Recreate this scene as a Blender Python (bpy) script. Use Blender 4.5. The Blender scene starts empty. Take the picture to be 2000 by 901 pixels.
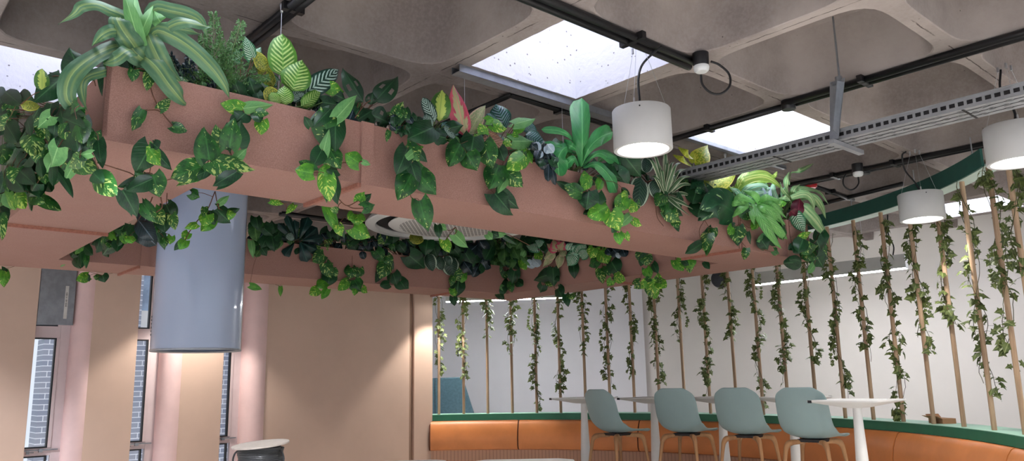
import bpy, bmesh, math, random
from mathutils import Vector, Matrix
random.seed(7)
R = random.random
PI = math.pi
C = bpy.context.scene.collection
# ------------------------------------------------------------------ frame of reference
# the building's grid: u runs away from the window wall, v runs along it; both are turned 48 degrees from the view
EU = Vector((.6664, -.7456, 0)); EV = Vector((.7456, .6664, 0))
GROT = -math.radians(48.21)
GM = Matrix(((EU.x, EV.x, 0, 0), (EU.y, EV.y, 0, 0), (0, 0, 1, 0), (0, 0, 0, 1)))
def G(u, v, z=0.0): return Vector((EU.x*u + EV.x*v, EU.y*u + EV.y*v, z))
H = 1.30; F = 1525.4; PITCH = math.radians(10.872); ROLL = math.radians(-1.153)
_f = Vector((0, math.cos(PITCH), math.sin(PITCH))); _u = Vector((0, -math.sin(PITCH), math.cos(PITCH))); _x = Vector((1, 0, 0))
CX = _x*math.cos(ROLL) + _u*math.sin(ROLL); CU = -_x*math.sin(ROLL) + _u*math.cos(ROLL); CF = _f
EYE = Vector((0, 0, H))
def ray(px, py): return CX*((px-1000)/F) - CU*((py-450.5)/F) + CF
def onz(px, py, z): d = ray(px, py); return EYE + d*((z-H)/d.z)
def onu(px, py, u): d = ray(px, py); return EYE + d*(u/(d.dot(EU)))
def onv(px, py, v): d = ray(px, py); return EYE + d*(v/(d.dot(EV)))
def proj(P):
    q = P-EYE; return 1000+F*q.dot(CX)/q.dot(CF), 450.5-F*q.dot(CU)/q.dot(CF)

# ------------------------------------------------------------------ object helpers
def link(name, me, parent=None, mats=()):
    o = bpy.data.objects.new(name, me); C.objects.link(o)
    for m in mats: me.materials.append(m)
    if parent is not None: o.parent = parent
    return o
def empty(name, label, cat, loc=(0, 0, 0), rz=0.0, group=None):
    o = bpy.data.objects.new(name, None); C.objects.link(o); o.location = loc; o.rotation_euler = (0, 0, rz)
    o.empty_display_size = .1
    tag(o, label, cat, group); return o
def tag(o, label=None, cat=None, group=None, kind=None):
    if label: o['label'] = label
    if cat: o['category'] = cat
    if group: o['group'] = group
    if kind: o['kind'] = kind
    return o
class MB:
    def __init__(s): s.v = []; s.f = []; s.m = []; s.uv = []; s.r = []
    def add(s, vs, fs, m=0, uvs=None, rnd=0.0):
        b = len(s.v); s.v += [tuple(p) for p in vs]
        for f in fs:
            s.f.append(tuple(i+b for i in f)); s.m.append(m)
            s.uv.append([uvs[i] for i in f] if uvs else [(0, 0)]*len(f)); s.r.append(rnd)
        return s
    def box(s, x0, y0, z0, x1, y1, z1, m=0):
        v = [(x0,y0,z0),(x1,y0,z0),(x1,y1,z0),(x0,y1,z0),(x0,y0,z1),(x1,y0,z1),(x1,y1,z1),(x0,y1,z1)]
        return s.add(v, [(3,2,1,0),(4,5,6,7),(0,1,5,4),(1,2,6,5),(2,3,7,6),(3,0,4,7)], m)
    def prism(s, pts, z0, z1, m=0):
        n = len(pts); v = [(p[0],p[1],z0) for p in pts]+[(p[0],p[1],z1) for p in pts]
        return s.add(v, [tuple(range(n-1,-1,-1)), tuple(range(n,2*n))]+[(i,(i+1)%n,n+(i+1)%n,n+i) for i in range(n)], m)
    def tube(s, pts, r, n=8, m=0, cap=True):
        pts = [Vector(p) for p in pts]; k = len(pts); rr = r if isinstance(r, (list, tuple)) else [r]*k
        vs = []; prev = None
        for i, p in enumerate(pts):
            t = (pts[min(i+1,k-1)]-pts[max(i-1,0)])
            if t.length < 1e-9: t = Vector((0,0,1))
            t.normalize()
            if prev is None: a = t.orthogonal().normalized()
            else:
                a = prev - t*prev.dot(t); a = a.normalized() if a.length > 1e-6 else t.orthogonal().normalized()
            prev = a; b = t.cross(a)
            for j in range(n):
                q = 2*PI*j/n; vs.append(p + (a*math.cos(q)+b*math.sin(q))*rr[i])
        fs = [(i*n+j, i*n+(j+1)%n, (i+1)*n+(j+1)%n, (i+1)*n+j) for i in range(k-1) for j in range(n)]
        if cap: fs += [tuple(range(n-1,-1,-1)), tuple(range((k-1)*n, k*n))]
        return s.add(vs, fs, m)
    def lathe(s, prof, n=48, m=0, c=(0,0), closed=False):
        k = len(prof); vs = [(c[0]+r*math.cos(2*PI*j/n), c[1]+r*math.sin(2*PI*j/n), z) for r, z in prof for j in range(n)]
        fs = [(i*n+j, i*n+(j+1)%n, ((i+1)%k)*n+(j+1)%n, ((i+1)%k)*n+j) for i in range(k if closed else k-1) for j in range(n)]
        if not closed:
            if prof[0][0] > 1e-6: pass
        return s.add(vs, fs, m)
    def build(s, name, mats, parent=None, smooth=False, M=None, bevel=0, sharp=None, loc=None, rz=None):
        if not isinstance(mats, (list, tuple)): mats = [mats]
        me = bpy.data.meshes.new(name); me.from_pydata(s.v, [], s.f)
        if M is not None: me.transform(M)
        me.polygons.foreach_set('material_index', s.m)
        uvl = me.uv_layers.new(name='UVMap'); rl = me.uv_layers.new(name='rnd')
        a = []; b = []
        for f, u, r in zip(s.f, s.uv, s.r):
            for q in u: a += [q[0], q[1]]; b += [r, r]
        uvl.data.foreach_set('uv', a); rl.data.foreach_set('uv', b)
        if smooth: me.polygons.foreach_set('use_smooth', [True]*len(me.polygons))
        me.update()
        o = link(name, me, parent, mats)
        if smooth and sharp:
            me.set_sharp_from_angle(angle=math.radians(sharp))
        if bevel:
            md = o.modifiers.new('b', 'BEVEL'); md.width = bevel; md.segments = 2; md.limit_method = 'ANGLE'
        if loc is not None: o.location = loc
        if rz is not None: o.rotation_euler = (0, 0, rz)
        return o
def struct(o, label=None): o['kind'] = 'structure'; return o
def catmull(pts, n):
    pts = [Vector(p) for p in pts]
    if len(pts) == 2: return [pts[0].lerp(pts[1], i/n) for i in range(n+1)]
    P = [pts[0]*2-pts[1]]+pts+[pts[-1]*2-pts[-2]]; out = []; k = len(pts)-1
    for i in range(n+1):
        s = i/n*k; j = min(int(s), k-1); t = s-j; a, b, c, d = P[j:j+4]
        out.append(.5*((2*b)+(c-a)*t+(2*a-5*b+4*c-d)*t*t+(3*b-a-3*c+d)*t**3))
    return out

# ------------------------------------------------------------------ materials
def srgb(r, g, b):
    f = lambda c: (c/255/12.92) if c/255 <= .04045 else ((c/255+.055)/1.055)**2.4
    return (f(r), f(g), f(b), 1)
class NT:
    def __init__(s, name):
        s.mat = bpy.data.materials.new(name); s.mat.use_nodes = True; s.t = s.mat.node_tree; s.n = s.t.nodes; s.n.clear()
        s.out = s.n.new('ShaderNodeOutputMaterial')
    def node(s, typ, **kw):
        n = s.n.new('ShaderNode'+typ)
        for k, v in kw.items():
            if k.startswith('i_'): n.inputs[k[2:].replace('_', ' ')].default_value = v
            else: setattr(n, k, v)
        return n
    def l(s, a, b): s.t.links.new(a, b)
    def math(s, op, a, b=None, c=None):
        n = s.n.new('ShaderNodeMath'); n.operation = op
        for i, x in enumerate((a, b, c)):
            if x is None: continue
            if isinstance(x, (int, float)): n.inputs[i].default_value = x
            else: s.l(x, n.inputs[i])
        return n.outputs[0]
    def mix(s, fac, a, b, mode='MIX'):
        n = s.n.new('ShaderNodeMix'); n.data_type = 'RGBA'; n.blend_type = mode
        for i, x in ((0, fac), (6, a), (7, b)):
            if isinstance(x, (int, float, tuple)): n.inputs[i].default_value = x
            else: s.l(x, n.inputs[i])
        return n.outputs[2]
    def ramp(s, x, lo, hi):
        n = s.n.new('ShaderNodeMapRange'); n.inputs[1].default_value = lo; n.inputs[2].default_value = hi
        n.interpolation_type = 'SMOOTHSTEP'; s.l(x, n.inputs[0]); return n.outputs[0]
    def noise(s, scale, detail=4, vec=None, rough=.6):
        n = s.node('TexNoise'); n.inputs['Scale'].default_value = scale; n.inputs['Detail'].default_value = detail; n.inputs['Roughness'].default_value = rough
        if vec is not None: s.l(vec, n.inputs['Vector'])
        return n.outputs['Fac']
    def bsdf(s, col, rough=.6, metal=0.0, bump=None, bstr=.3, bdist=.01, coat=0.0, spec=.5, emis=None, estr=0):
        b = s.node('BsdfPrincipled'); b.inputs['Roughness'].default_value = rough; b.inputs['Metallic'].default_value = metal
        b.inputs['Specular IOR Level'].default_value = spec; b.inputs['Coat Weight'].default_value = coat
        if isinstance(col, tuple): b.inputs['Base Color'].default_value = col
        else: s.l(col, b.inputs['Base Color'])
        if bump is not None:
            bp = s.node('Bump'); bp.inputs['Strength'].default_value = bstr; bp.inputs['Distance'].default_value = bdist
            s.l(bump, bp.inputs['Height']); s.l(bp.outputs[0], b.inputs['Normal'])
        s.l(b.outputs[0], s.out.inputs[0]); return b
def mat_plain(name, col, rough=.6, metal=0.0, var=.06, scale=6, bump=.0, coat=0.0, spec=.5):
    t = NT(name); tc = t.node('TexCoord'); nz = t.noise(scale, 4, tc.outputs['Object'])
    dark = tuple(c*(1-var*2) for c in col[:3])+(1,); lite = tuple(min(1, c*(1+var)) for c in col[:3])+(1,)
    c = t.mix(t.ramp(nz, .3, .7), dark, lite)
    t.bsdf(c, rough, metal, bump=t.noise(scale*12, 3, tc.outputs['Object']) if bump else None, bstr=bump, bdist=.003, coat=coat, spec=spec)
    return t.mat
def mat_emit(name, col, st):
    t = NT(name); e = t.node('Emission'); e.inputs[0].default_value = col; e.inputs[1].default_value = st
    t.l(e.outputs[0], t.out.inputs[0]); return t.mat

def m_concrete():
    t = NT('cast_concrete'); tc = t.node('TexCoord'); o = tc.outputs['Object']
    big = t.noise(1.3, 5, o); fine = t.noise(45, 4, o)
    c = t.mix(t.ramp(big, .3, .75), srgb(128, 118, 115), srgb(166, 156, 151))
    c = t.mix(t.math('MULTIPLY', t.ramp(fine, .35, .7), .25), c, srgb(166, 159, 156))
    # blow holes
    v = t.node('TexVoronoi'); v.inputs['Scale'].default_value = 11; t.l(o, v.inputs['Vector'])
    ms = t.noise(2.2, 2, o)
    hole = t.math('MULTIPLY', t.math('LESS_THAN', v.outputs['Distance'], .055), t.ramp(ms, .48, .6))
    c = t.mix(t.math('MULTIPLY', hole, .75), c, srgb(60, 52, 50))
    # seams between the cast pans, on the grid lines
    sp = t.node('SeparateXYZ'); t.l(o, sp.inputs[0])
    wob = t.math('MULTIPLY', t.math('SUBTRACT', t.noise(14, 4, o), .5), .02)
    def seam(x, off):
        a = t.math('ADD', t.math('MULTIPLY', t.math('SUBTRACT', x, off), 1/1.203), wob)
        fr = t.math('ABSOLUTE', t.math('SUBTRACT', t.math('FRACT', t.math('ADD', a, 100.5)), .5))
        return t.math('LESS_THAN', fr, .0035)
    sm = t.math('MAXIMUM', seam(sp.outputs[0], -2.811), seam(sp.outputs[1], 4.131))
    below = t.math('LESS_THAN', sp.outputs[2], 3.335)
    sm = t.math('MULTIPLY', t.math('MULTIPLY', sm, below), t.ramp(t.noise(3.5, 3, o), .42, .55))
    c = t.mix(t.math('MULTIPLY', sm, .8), c, srgb(58, 50, 46))
    t.bsdf(c, .85, bump=t.noise(30, 5, o), bstr=.25, bdist=.006, spec=.2)
    return t.mat
def m_shaft():
    t = NT('white_painted_rough_concrete'); tc = t.node('TexCoord'); o = tc.outputs['Object']
    v = t.node('TexVoronoi'); v.inputs['Scale'].default_value = 20; t.l(o, v.inputs['Vector'])
    hole = t.math('MULTIPLY', t.math('LESS_THAN', v.outputs['Distance'], .13), t.ramp(t.noise(3, 3, o), .44, .55))
    c = t.mix(t.math('MULTIPLY', hole, .8), srgb(228, 228, 236), srgb(90, 84, 86))
    t.bsdf(c, .9, bump=t.noise(26, 5, o), bstr=.4, bdist=.01, spec=.2); return t.mat
def m_mdf():
    t = NT('terracotta_stained_board'); tc = t.node('TexCoord'); o = tc.outputs['Object']
    a = t.noise(260, 3, o, .7); b = t.noise(4, 3, o)
    c = t.mix(t.ramp(a, .3, .7), srgb(137, 101, 91), srgb(164, 127, 115))
    c = t.mix(t.math('MULTIPLY', t.ramp(b, .35, .7), .35), c, srgb(148, 108, 96))
    t.bsdf(c, .72, bump=a, bstr=.12, bdist=.002, spec=.25); return t.mat
def m_wood(name, c1, c2, scale=18, rough=.5, axis='Z'):
    t = NT(name); tc = t.node('TexCoord'); mp = t.node('Mapping'); t.l(tc.outputs['Object'], mp.inputs[0])
    s = {'Z': (1, 1, .06), 'X': (.06, 1, 1), 'Y': (1, .06, 1)}[axis]; mp.inputs['Scale'].default_value = s
    a = t.noise(scale, 5, mp.outputs[0]); w = t.noise(scale*5, 4, mp.outputs[0])
    c = t.mix(t.ramp(a, .3, .7), c1, c2); c = t.mix(t.math('MULTIPLY', t.ramp(w, .4, .7), .25), c, tuple(x*.6 for x in c1[:3])+(1,))
    t.bsdf(c, rough, spec=.3); return t.mat
def m_brick():
    t = NT('grey_brick_masonry'); tc = t.node('TexCoord'); mp = t.node('Mapping'); t.l(tc.outputs['Object'], mp.inputs[0])
    mp.inputs['Rotation'].default_value = (PI/2, 0, PI/2)
    sp = t.node('SeparateXYZ'); t.l(tc.outputs['Object'], sp.inputs[0]); cb = t.node('CombineXYZ'); t.l(sp.outputs[1], cb.inputs[0]); t.l(sp.outputs[2], cb.inputs[1])
    b = t.node('TexBrick'); t.l(cb.outputs[0], b.inputs['Vector']); b.inputs['Scale'].default_value = 1
    b.inputs['Brick Width'].default_value = .215; b.inputs['Row Height'].default_value = .078; b.inputs['Mortar Size'].default_value = .006
    b.inputs['Color1'].default_value = srgb(132, 140, 158); b.inputs['Color2'].default_value = srgb(152, 156, 168); b.inputs['Mortar'].default_value = srgb(222, 226, 234)
    t.bsdf(b.outputs['Color'], .9, bump=b.outputs['Fac'], bstr=-.3); return t.mat
def m_glass():
    t = NT('clear_window_glass'); a = t.node('BsdfTransparent'); b = t.node('BsdfGlossy'); b.inputs['Roughness'].default_value = .02
    fr = t.node('Fresnel'); fr.inputs[0].default_value = 1.45; m = t.node('MixShader'); t.l(fr.outputs[0], m.inputs[0]); t.l(a.outputs[0], m.inputs[1]); t.l(b.outputs[0], m.inputs[2])
    t.l(m.outputs[0], t.out.inputs[0]); return t.mat
def m_tambour():
    t = NT('ribbed_timber_cladding'); tc = t.node('TexCoord'); u = t.node('UVMap'); u.uv_map = 'UVMap'; sp = t.node('SeparateXYZ'); t.l(u.outputs[0], sp.inputs[0])
    g = t.math('ABSOLUTE', t.math('SUBTRACT', t.math('FRACT', t.math('MULTIPLY', sp.outputs[0], 18)), .5))
    c = t.mix(t.ramp(g, .38, .5), srgb(190, 150, 126), srgb(140, 102, 84)); t.bsdf(c, .6, bump=g, bstr=-.4); return t.mat

def leafmat(name, base, alt, kind='plain', c3=(.8, .9, .5, 1), rough=.42, amt=1.0, back=None):
    """one printed-fabric leaf: a midrib, side veins and the kind's own markings drawn over the leaf's length (v) and width (u)"""
    t = NT(name); uv = t.node('UVMap'); uv.uv_map = 'UVMap'; rn = t.node('UVMap'); rn.uv_map = 'rnd'
    sp = t.node('SeparateXYZ'); t.l(uv.outputs[0], sp.inputs[0]); u, v = sp.outputs[0], sp.outputs[1]
    s2 = t.node('SeparateXYZ'); t.l(rn.outputs[0], s2.inputs[0]); r = s2.outputs[0]
    e = t.math('MULTIPLY', t.math('ABSOLUTE', t.math('SUBTRACT', u, .5)), 2)          # 0 at the midrib, 1 at the edge
    cb = t.node('CombineXYZ'); t.l(t.math('ADD', u, t.math('MULTIPLY', r, 37)), cb.inputs[0]); t.l(v, cb.inputs[1]); t.l(t.math('MULTIPLY', r, 11), cb.inputs[2])
    q = t.math('SUBTRACT', t.math('MULTIPLY', v, 9), t.math('MULTIPLY', e, 2.6))      # runs along the side veins
    cs = t.node('CombineXYZ'); t.l(t.math('MULTIPLY', q, .62), cs.inputs[0]); t.l(t.math('ADD', t.math('MULTIPLY', u, 2.0), t.math('MULTIPLY', r, 23)), cs.inputs[1])
    ns = t.noise(1.6, 3, cs.outputs[0]); nl = t.noise(3.5, 3, cb.outputs[0])
    c = t.mix(t.ramp(nl, .3, .7), base, alt)
    c = t.mix(t.math('MULTIPLY', t.ramp(r, .2, 1.0), .45), c, alt)
    vein = t.ramp(t.math('ABSOLUTE', t.math('SUBTRACT', t.math('FRACT', q), .5)), .44, .5)
    mid = t.math('SUBTRACT', 1, t.ramp(e, .02, .09))
    if kind == 'pothos':
        th = t.math('SUBTRACT', .69, t.math('MULTIPLY', r, .12*amt))
        c = t.mix(t.math('MULTIPLY', t.math('GREATER_THAN', ns, t.math('SUBTRACT', th, t.math('MULTIPLY', v, .06))), 1.0), c, c3)
        c = t.mix(t.math('MULTIPLY', vein, .25), c, tuple(min(1, x*1.8) for x in base[:3])+(1,))
    elif kind == 'veined':                                                            # dieffenbachia: pale herringbone
        w = t.math('ABSOLUTE', t.math('SUBTRACT', t.math('FRACT', t.math('ADD', t.math('MULTIPLY', q, 1.05), t.math('MULTIPLY', ns, .5))), .5))
        m = t.math('MULTIPLY', t.ramp(w, .24, .32), t.math('SUBTRACT', 1, t.ramp(e, .68, .86)))
        c = t.mix(t.math('MULTIPLY', m, amt), c, c3)
    elif kind == 'edge':                                                              # pale margin and fan of veins
        m = t.math('MULTIPLY', t.ramp(e, .72, .80), t.math('SUBTRACT', 1, t.ramp(e, .90, .96)))
        c = t.mix(m, c, c3); c = t.mix(t.math('MULTIPLY', vein, .5), c, c3)
    elif kind == 'centre':                                                            # pale centre, jagged green edge
        m = t.math('SUBTRACT', 1, t.ramp(t.math('ADD', e, t.math('MULTIPLY', t.math('SUBTRACT', ns, .5), 1.3)), .42, .55))
        c = t.mix(t.math('MULTIPLY', m, amt), c, c3)
    elif kind == 'speckle':
        c = t.mix(t.math('MULTIPLY', t.math('GREATER_THAN', t.noise(16, 3, cb.outputs[0]), .53), amt), c, c3)
        c = t.mix(t.math('MULTIPLY', t.ramp(e, .75, .95), .8), c, c3)
    elif kind == 'stripe':                                                            # lengthwise bands
        w = t.math('ABSOLUTE', t.math('SUBTRACT', t.math('FRACT', t.math('ADD', t.math('MULTIPLY', u, 3), t.math('MULTIPLY', nl, .5))), .5))
        m = t.math('MULTIPLY', t.ramp(w, .1, .5), t.math('SUBTRACT', 1, t.ramp(e, .35, .8)))
        c = t.mix(t.math('MULTIPLY', m, amt), c, c3)
    elif kind == 'rim':                                                               # spider plant: pale edges
        c = t.mix(t.ramp(e, .5, .8), c, c3)
    elif kind == 'plain':
        c = t.mix(t.math('MULTIPLY', vein, .30), c, c3)
    c = t.mix(t.math('MULTIPLY', mid, .45), c, tuple(min(1, x*1.5+.02) for x in (c3 if kind in ('plain', 'stripe') else alt)[:3])+(1,))
    b = t.node('BsdfPrincipled'); b.inputs['Roughness'].default_value = rough; b.inputs['Specular IOR Level'].default_value = .45
    t.l(c, b.inputs['Base Color']); bp = t.node('Bump'); bp.inputs['Strength'].default_value = .35; bp.inputs['Distance'].default_value = .002
    t.l(vein, bp.inputs['Height']); t.l(bp.outputs[0], b.inputs['Normal'])
    tr = t.node('BsdfTranslucent'); t.l(c, tr.inputs[0]); m = t.node('MixShader'); m.inputs[0].default_value = .22
    t.l(b.outputs[0], m.inputs[1]); t.l(tr.outputs[0], m.inputs[2]); t.l(m.outputs[0], t.out.inputs[0]); return t.mat

M = {}
M['concrete'] = m_concrete(); M['shaft'] = m_shaft(); M['mdf'] = m_mdf(); M['brick'] = m_brick(); M['glass'] = m_glass(); M['tambour'] = m_tambour()
M['mdf_edge'] = mat_plain('bare_board_edge', srgb(150, 98, 82), .8, var=.1, scale=60)
M['soil'] = mat_plain('dark_potting_moss', srgb(38, 34, 26), .95, var=.25, scale=40, bump=.8)
M['cable'] = mat_plain('black_cable_plastic', srgb(17, 17, 20), .42, var=.05)
M['cable_white'] = mat_plain('white_fitting_plastic', srgb(222, 224, 224), .4, var=.03)
M['steel'] = mat_plain('galvanised_steel', srgb(150, 154, 160), .42, .75, var=.08, scale=9)
M['tray'] = mat_plain('galvanised_tray_steel', srgb(146, 148, 152), .5, .4, var=.06, scale=9)
M['wire'] = mat_plain('steel_wire', srgb(196, 198, 202), .35, .8)
M['white'] = mat_plain('white_powder_coat', srgb(216, 216, 214), .45, var=.02)
M['lampwhite'] = mat_plain('lamp_white_enamel', srgb(188, 188, 187), .5, var=.015)
M['lampin'] = mat_plain('lamp_reflector_white', srgb(235, 235, 232), .3, var=.01)
M['beige'] = mat_plain('beige_painted_wall', srgb(206, 179, 162), .85, var=.025, scale=1.5, bump=.05, spec=.2)
M['beige_groove'] = mat_plain('brown_expansion_groove', srgb(150, 122, 104), .85, var=.03)
M['pink'] = mat_plain('pink_painted_column', srgb(232, 200, 198), .6, var=.02)
M['pinkframe'] = mat_plain('pale_pink_window_frame', srgb(214, 196, 198), .45, var=.02)
M['rubber'] = mat_plain('black_glazing_gasket', srgb(24, 26, 32), .5)
M['wallwhite'] = mat_plain('white_painted_plaster', srgb(240, 238, 242), .85, var=.015, scale=1.2, spec=.2)
M['wallgrey'] = mat_plain('off_white_painted_plaster', srgb(236, 230, 224), .85, var=.015, scale=1.2, spec=.2)
M['green'] = mat_plain('green_painted_trim', srgb(36, 112, 84), .5, var=.04)
M['fascia'] = mat_plain('dark_green_fascia', srgb(30, 86, 76), .6, var=.05)
M['soffit'] = mat_plain('pale_green_soffit', srgb(190, 208, 198), .7, var=.03)
M['orange'] = mat_plain('orange_leatherette', srgb(214, 134, 76), .42, var=.05, scale=3, bump=.06)
M['seam'] = mat_plain('dark_upholstery_piping', srgb(92, 48, 26), .7)
M['shell'] = mat_plain('grey_green_plastic_shell', srgb(134, 156, 156), .42, var=.015)
M['oak'] = m_wood('oak_leg_timber', srgb(150, 108, 74), srgb(184, 140, 98), 14, .5)
M['pole'] = m_wood('bamboo_brown_dowel', srgb(152, 124, 100), srgb(186, 160, 132), 30, .6)
M['floor'] = mat_plain('beige_vinyl_floor', srgb(196, 192, 186), .5, var=.04, scale=2)
M['teal'] = mat_plain('teal_grey_upholstery', srgb(86, 116, 128), .9, var=.08, scale=25, bump=.2)
M['card'] = mat_plain('brown_cardboard', srgb(166, 124, 92), .9, var=.05)
M['hood'] = mat_plain('gloss_pale_grey_enamel', srgb(150, 162, 184), .2, var=.008, scale=2, coat=.6)
M['darkvoid'] = mat_plain('black_air_slot', srgb(22, 18, 20), .6)
M['red'] = mat_plain('red_sounder_plastic', srgb(176, 24, 32), .3)
M['speaker'] = mat_plain('dark_grey_speaker_cloth', srgb(62, 64, 70), .9, var=.2, scale=80)
M['glow'] = mat_emit('lit_lamp_diffuser', (1.0, .97, .92, 1), 9)
M['tube'] = mat_emit('lit_linear_diffuser', (.95, .97, 1.0, 1), 85)
M['tube_dim'] = mat_emit('lit_linear_diffuser_far_side', (.95, .97, 1.0, 1), 9)
M['sky'] = mat_emit('daylit_skylight_dome', (.86, .90, 1.0, 1), 6)
M['vine'] = mat_plain('brown_vine_stem', srgb(98, 62, 42), .7, var=.2, scale=40)
M['vinegreen'] = mat_plain('green_plant_stem', srgb(86, 112, 58), .6, var=.15, scale=40)
M['ivystem'] = mat_plain('olive_ivy_stem', srgb(76, 74, 44), .7, var=.2)
L = {}
L['p'] = leafmat('pothos_leaf', srgb(18, 62, 28), srgb(44, 104, 40), 'pothos', srgb(170, 192, 108))
L['P'] = leafmat('bright_pothos_leaf', srgb(50, 116, 34), srgb(88, 154, 44), 'pothos', srgb(188, 208, 96), amt=1.0)
L['d'] = leafmat('dark_green_leaf', srgb(14, 46, 28), srgb(26, 74, 38), 'plain', srgb(64, 108, 64))
L['g'] = leafmat('pale_backed_green_leaf', srgb(78, 134, 76), srgb(104, 158, 92), 'plain', srgb(140, 182, 120), rough=.6)
L['D'] = leafmat('corn_plant_leaf', srgb(62, 104, 76), srgb(92, 132, 98), 'stripe', srgb(150, 170, 100), rough=.33, amt=.55)
L['T'] = leafmat('pale_corn_plant_leaf', srgb(96, 146, 92), srgb(132, 176, 118), 'stripe', srgb(196, 214, 158), rough=.35, amt=.7)
L['E'] = leafmat('herringbone_leaf', srgb(58, 108, 34), srgb(80, 134, 44), 'veined', srgb(176, 204, 124), amt=.8)
L['F'] = leafmat('dark_herringbone_leaf', srgb(14, 44, 36), srgb(26, 62, 48), 'veined', srgb(168, 196, 184), rough=.3)
L['m'] = leafmat('swiss_cheese_leaf', srgb(16, 44, 28), srgb(26, 62, 36), 'plain', srgb(44, 84, 50))
L['a'] = leafmat('yellow_centred_leaf', srgb(54, 98, 42), srgb(78, 122, 52), 'centre', srgb(178, 198, 96))
L['r'] = leafmat('red_chinese_evergreen_leaf', srgb(150, 40, 66), srgb(196, 84, 104), 'centre', srgb(160, 166, 120), amt=.9)
L['w'] = leafmat('pale_pink_green_leaf', srgb(120, 142, 96), srgb(158, 172, 124), 'speckle', srgb(206, 170, 150), amt=.5)
L['b'] = leafmat('brown_pink_leaf', srgb(110, 76, 62), srgb(140, 104, 80), 'veined', srgb(206, 160, 140), amt=.5)
L['s'] = leafmat('silvery_dark_leaf', srgb(18, 62, 56), srgb(30, 92, 70), 'veined', srgb(160, 184, 204), amt=.55, rough=.3)
L['n'] = leafmat('birds_nest_leaf', srgb(44, 122, 70), srgb(72, 154, 88), 'plain', srgb(120, 190, 124), rough=.34)
L['e'] = leafmat('prayer_plant_leaf', srgb(22, 50, 40), srgb(36, 70, 52), 'edge', srgb(176, 194, 172))
L['k'] = leafmat('spider_plant_leaf', srgb(50, 84, 52), srgb(72, 104, 66), 'rim', srgb(176, 186, 156))
L['c'] = leafmat('yellow_croton_leaf', srgb(120, 150, 34), srgb(168, 190, 52), 'speckle', srgb(226, 220, 84), amt=.9)
L['o'] = leafmat('olive_croton_leaf', srgb(74, 92, 34), srgb(104, 122, 44), 'speckle', srgb(186, 184, 72), amt=.8)
L['h'] = leafmat('cream_streaked_dark_leaf', srgb(16, 58, 38), srgb(30, 84, 50), 'pothos', srgb(150, 190, 130), amt=.3, rough=.3)
L['y'] = leafmat('yellow_green_strap', srgb(116, 158, 62), srgb(150, 186, 84), 'stripe', srgb(206, 218, 130))
L['t'] = leafmat('pale_teal_leaf', srgb(112, 170, 138), srgb(146, 198, 166), 'stripe', srgb(206, 232, 206))
L['z'] = leafmat('light_serrated_leaf', srgb(70, 140, 62), srgb(112, 178, 92), 'veined', srgb(160, 206, 136), amt=.4)
L['v'] = leafmat('silver_blue_leaf', srgb(150, 172, 186), srgb(182, 200, 210), 'plain', srgb(210, 222, 228))
L['u'] = leafmat('burgundy_leaf', srgb(74, 16, 36), srgb(104, 28, 50), 'plain', srgb(140, 50, 70))
L['W'] = leafmat('white_veined_leaf', srgb(34, 96, 64), srgb(54, 120, 80), 'veined', srgb(210, 232, 212), amt=.7)
L['f'] = leafmat('fern_leaflet', srgb(40, 84, 40), srgb(72, 118, 56), 'plain', srgb(100, 140, 80), rough=.6)
L['x'] = leafmat('blackish_leaf', srgb(16, 30, 34), srgb(30, 48, 52), 'plain', srgb(90, 110, 124), rough=.25)
L['i'] = leafmat('ivy_leaf', srgb(50, 68, 34), srgb(104, 118, 62), 'plain', srgb(140, 150, 96), rough=.5)
L['q'] = leafmat('dark_teal_leaf', srgb(12, 40, 40), srgb(20, 58, 52), 'plain', srgb(50, 90, 84), rough=.3)
LK = list(L); LMATS = [L[k] for k in LK]
# ------------------------------------------------------------------ camera
cam = bpy.data.cameras.new('camera'); co = bpy.data.objects.new('camera', cam); C.objects.link(co)
cam.sensor_width = 36; cam.lens = 36*F/2000; cam.clip_start = .05; cam.clip_end = 200
m4 = Matrix.Identity(4)
for i, a in enumerate((CX, CU, -CF)):
    for j in range(3): m4[j][i] = a[j]
m4.translation = EYE; co.matrix_world = m4; bpy.context.scene.camera = co

HC = 3.33; MOD = 1.203; U0 = -2.811; V0 = 4.131
SKY = {(-1, -3), (-1, -1), (-1, 1), (-1, 5), (-3, -3), (1, -4), (-1, -5)}  # the last two cells are unseen skylights, added for more light
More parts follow.
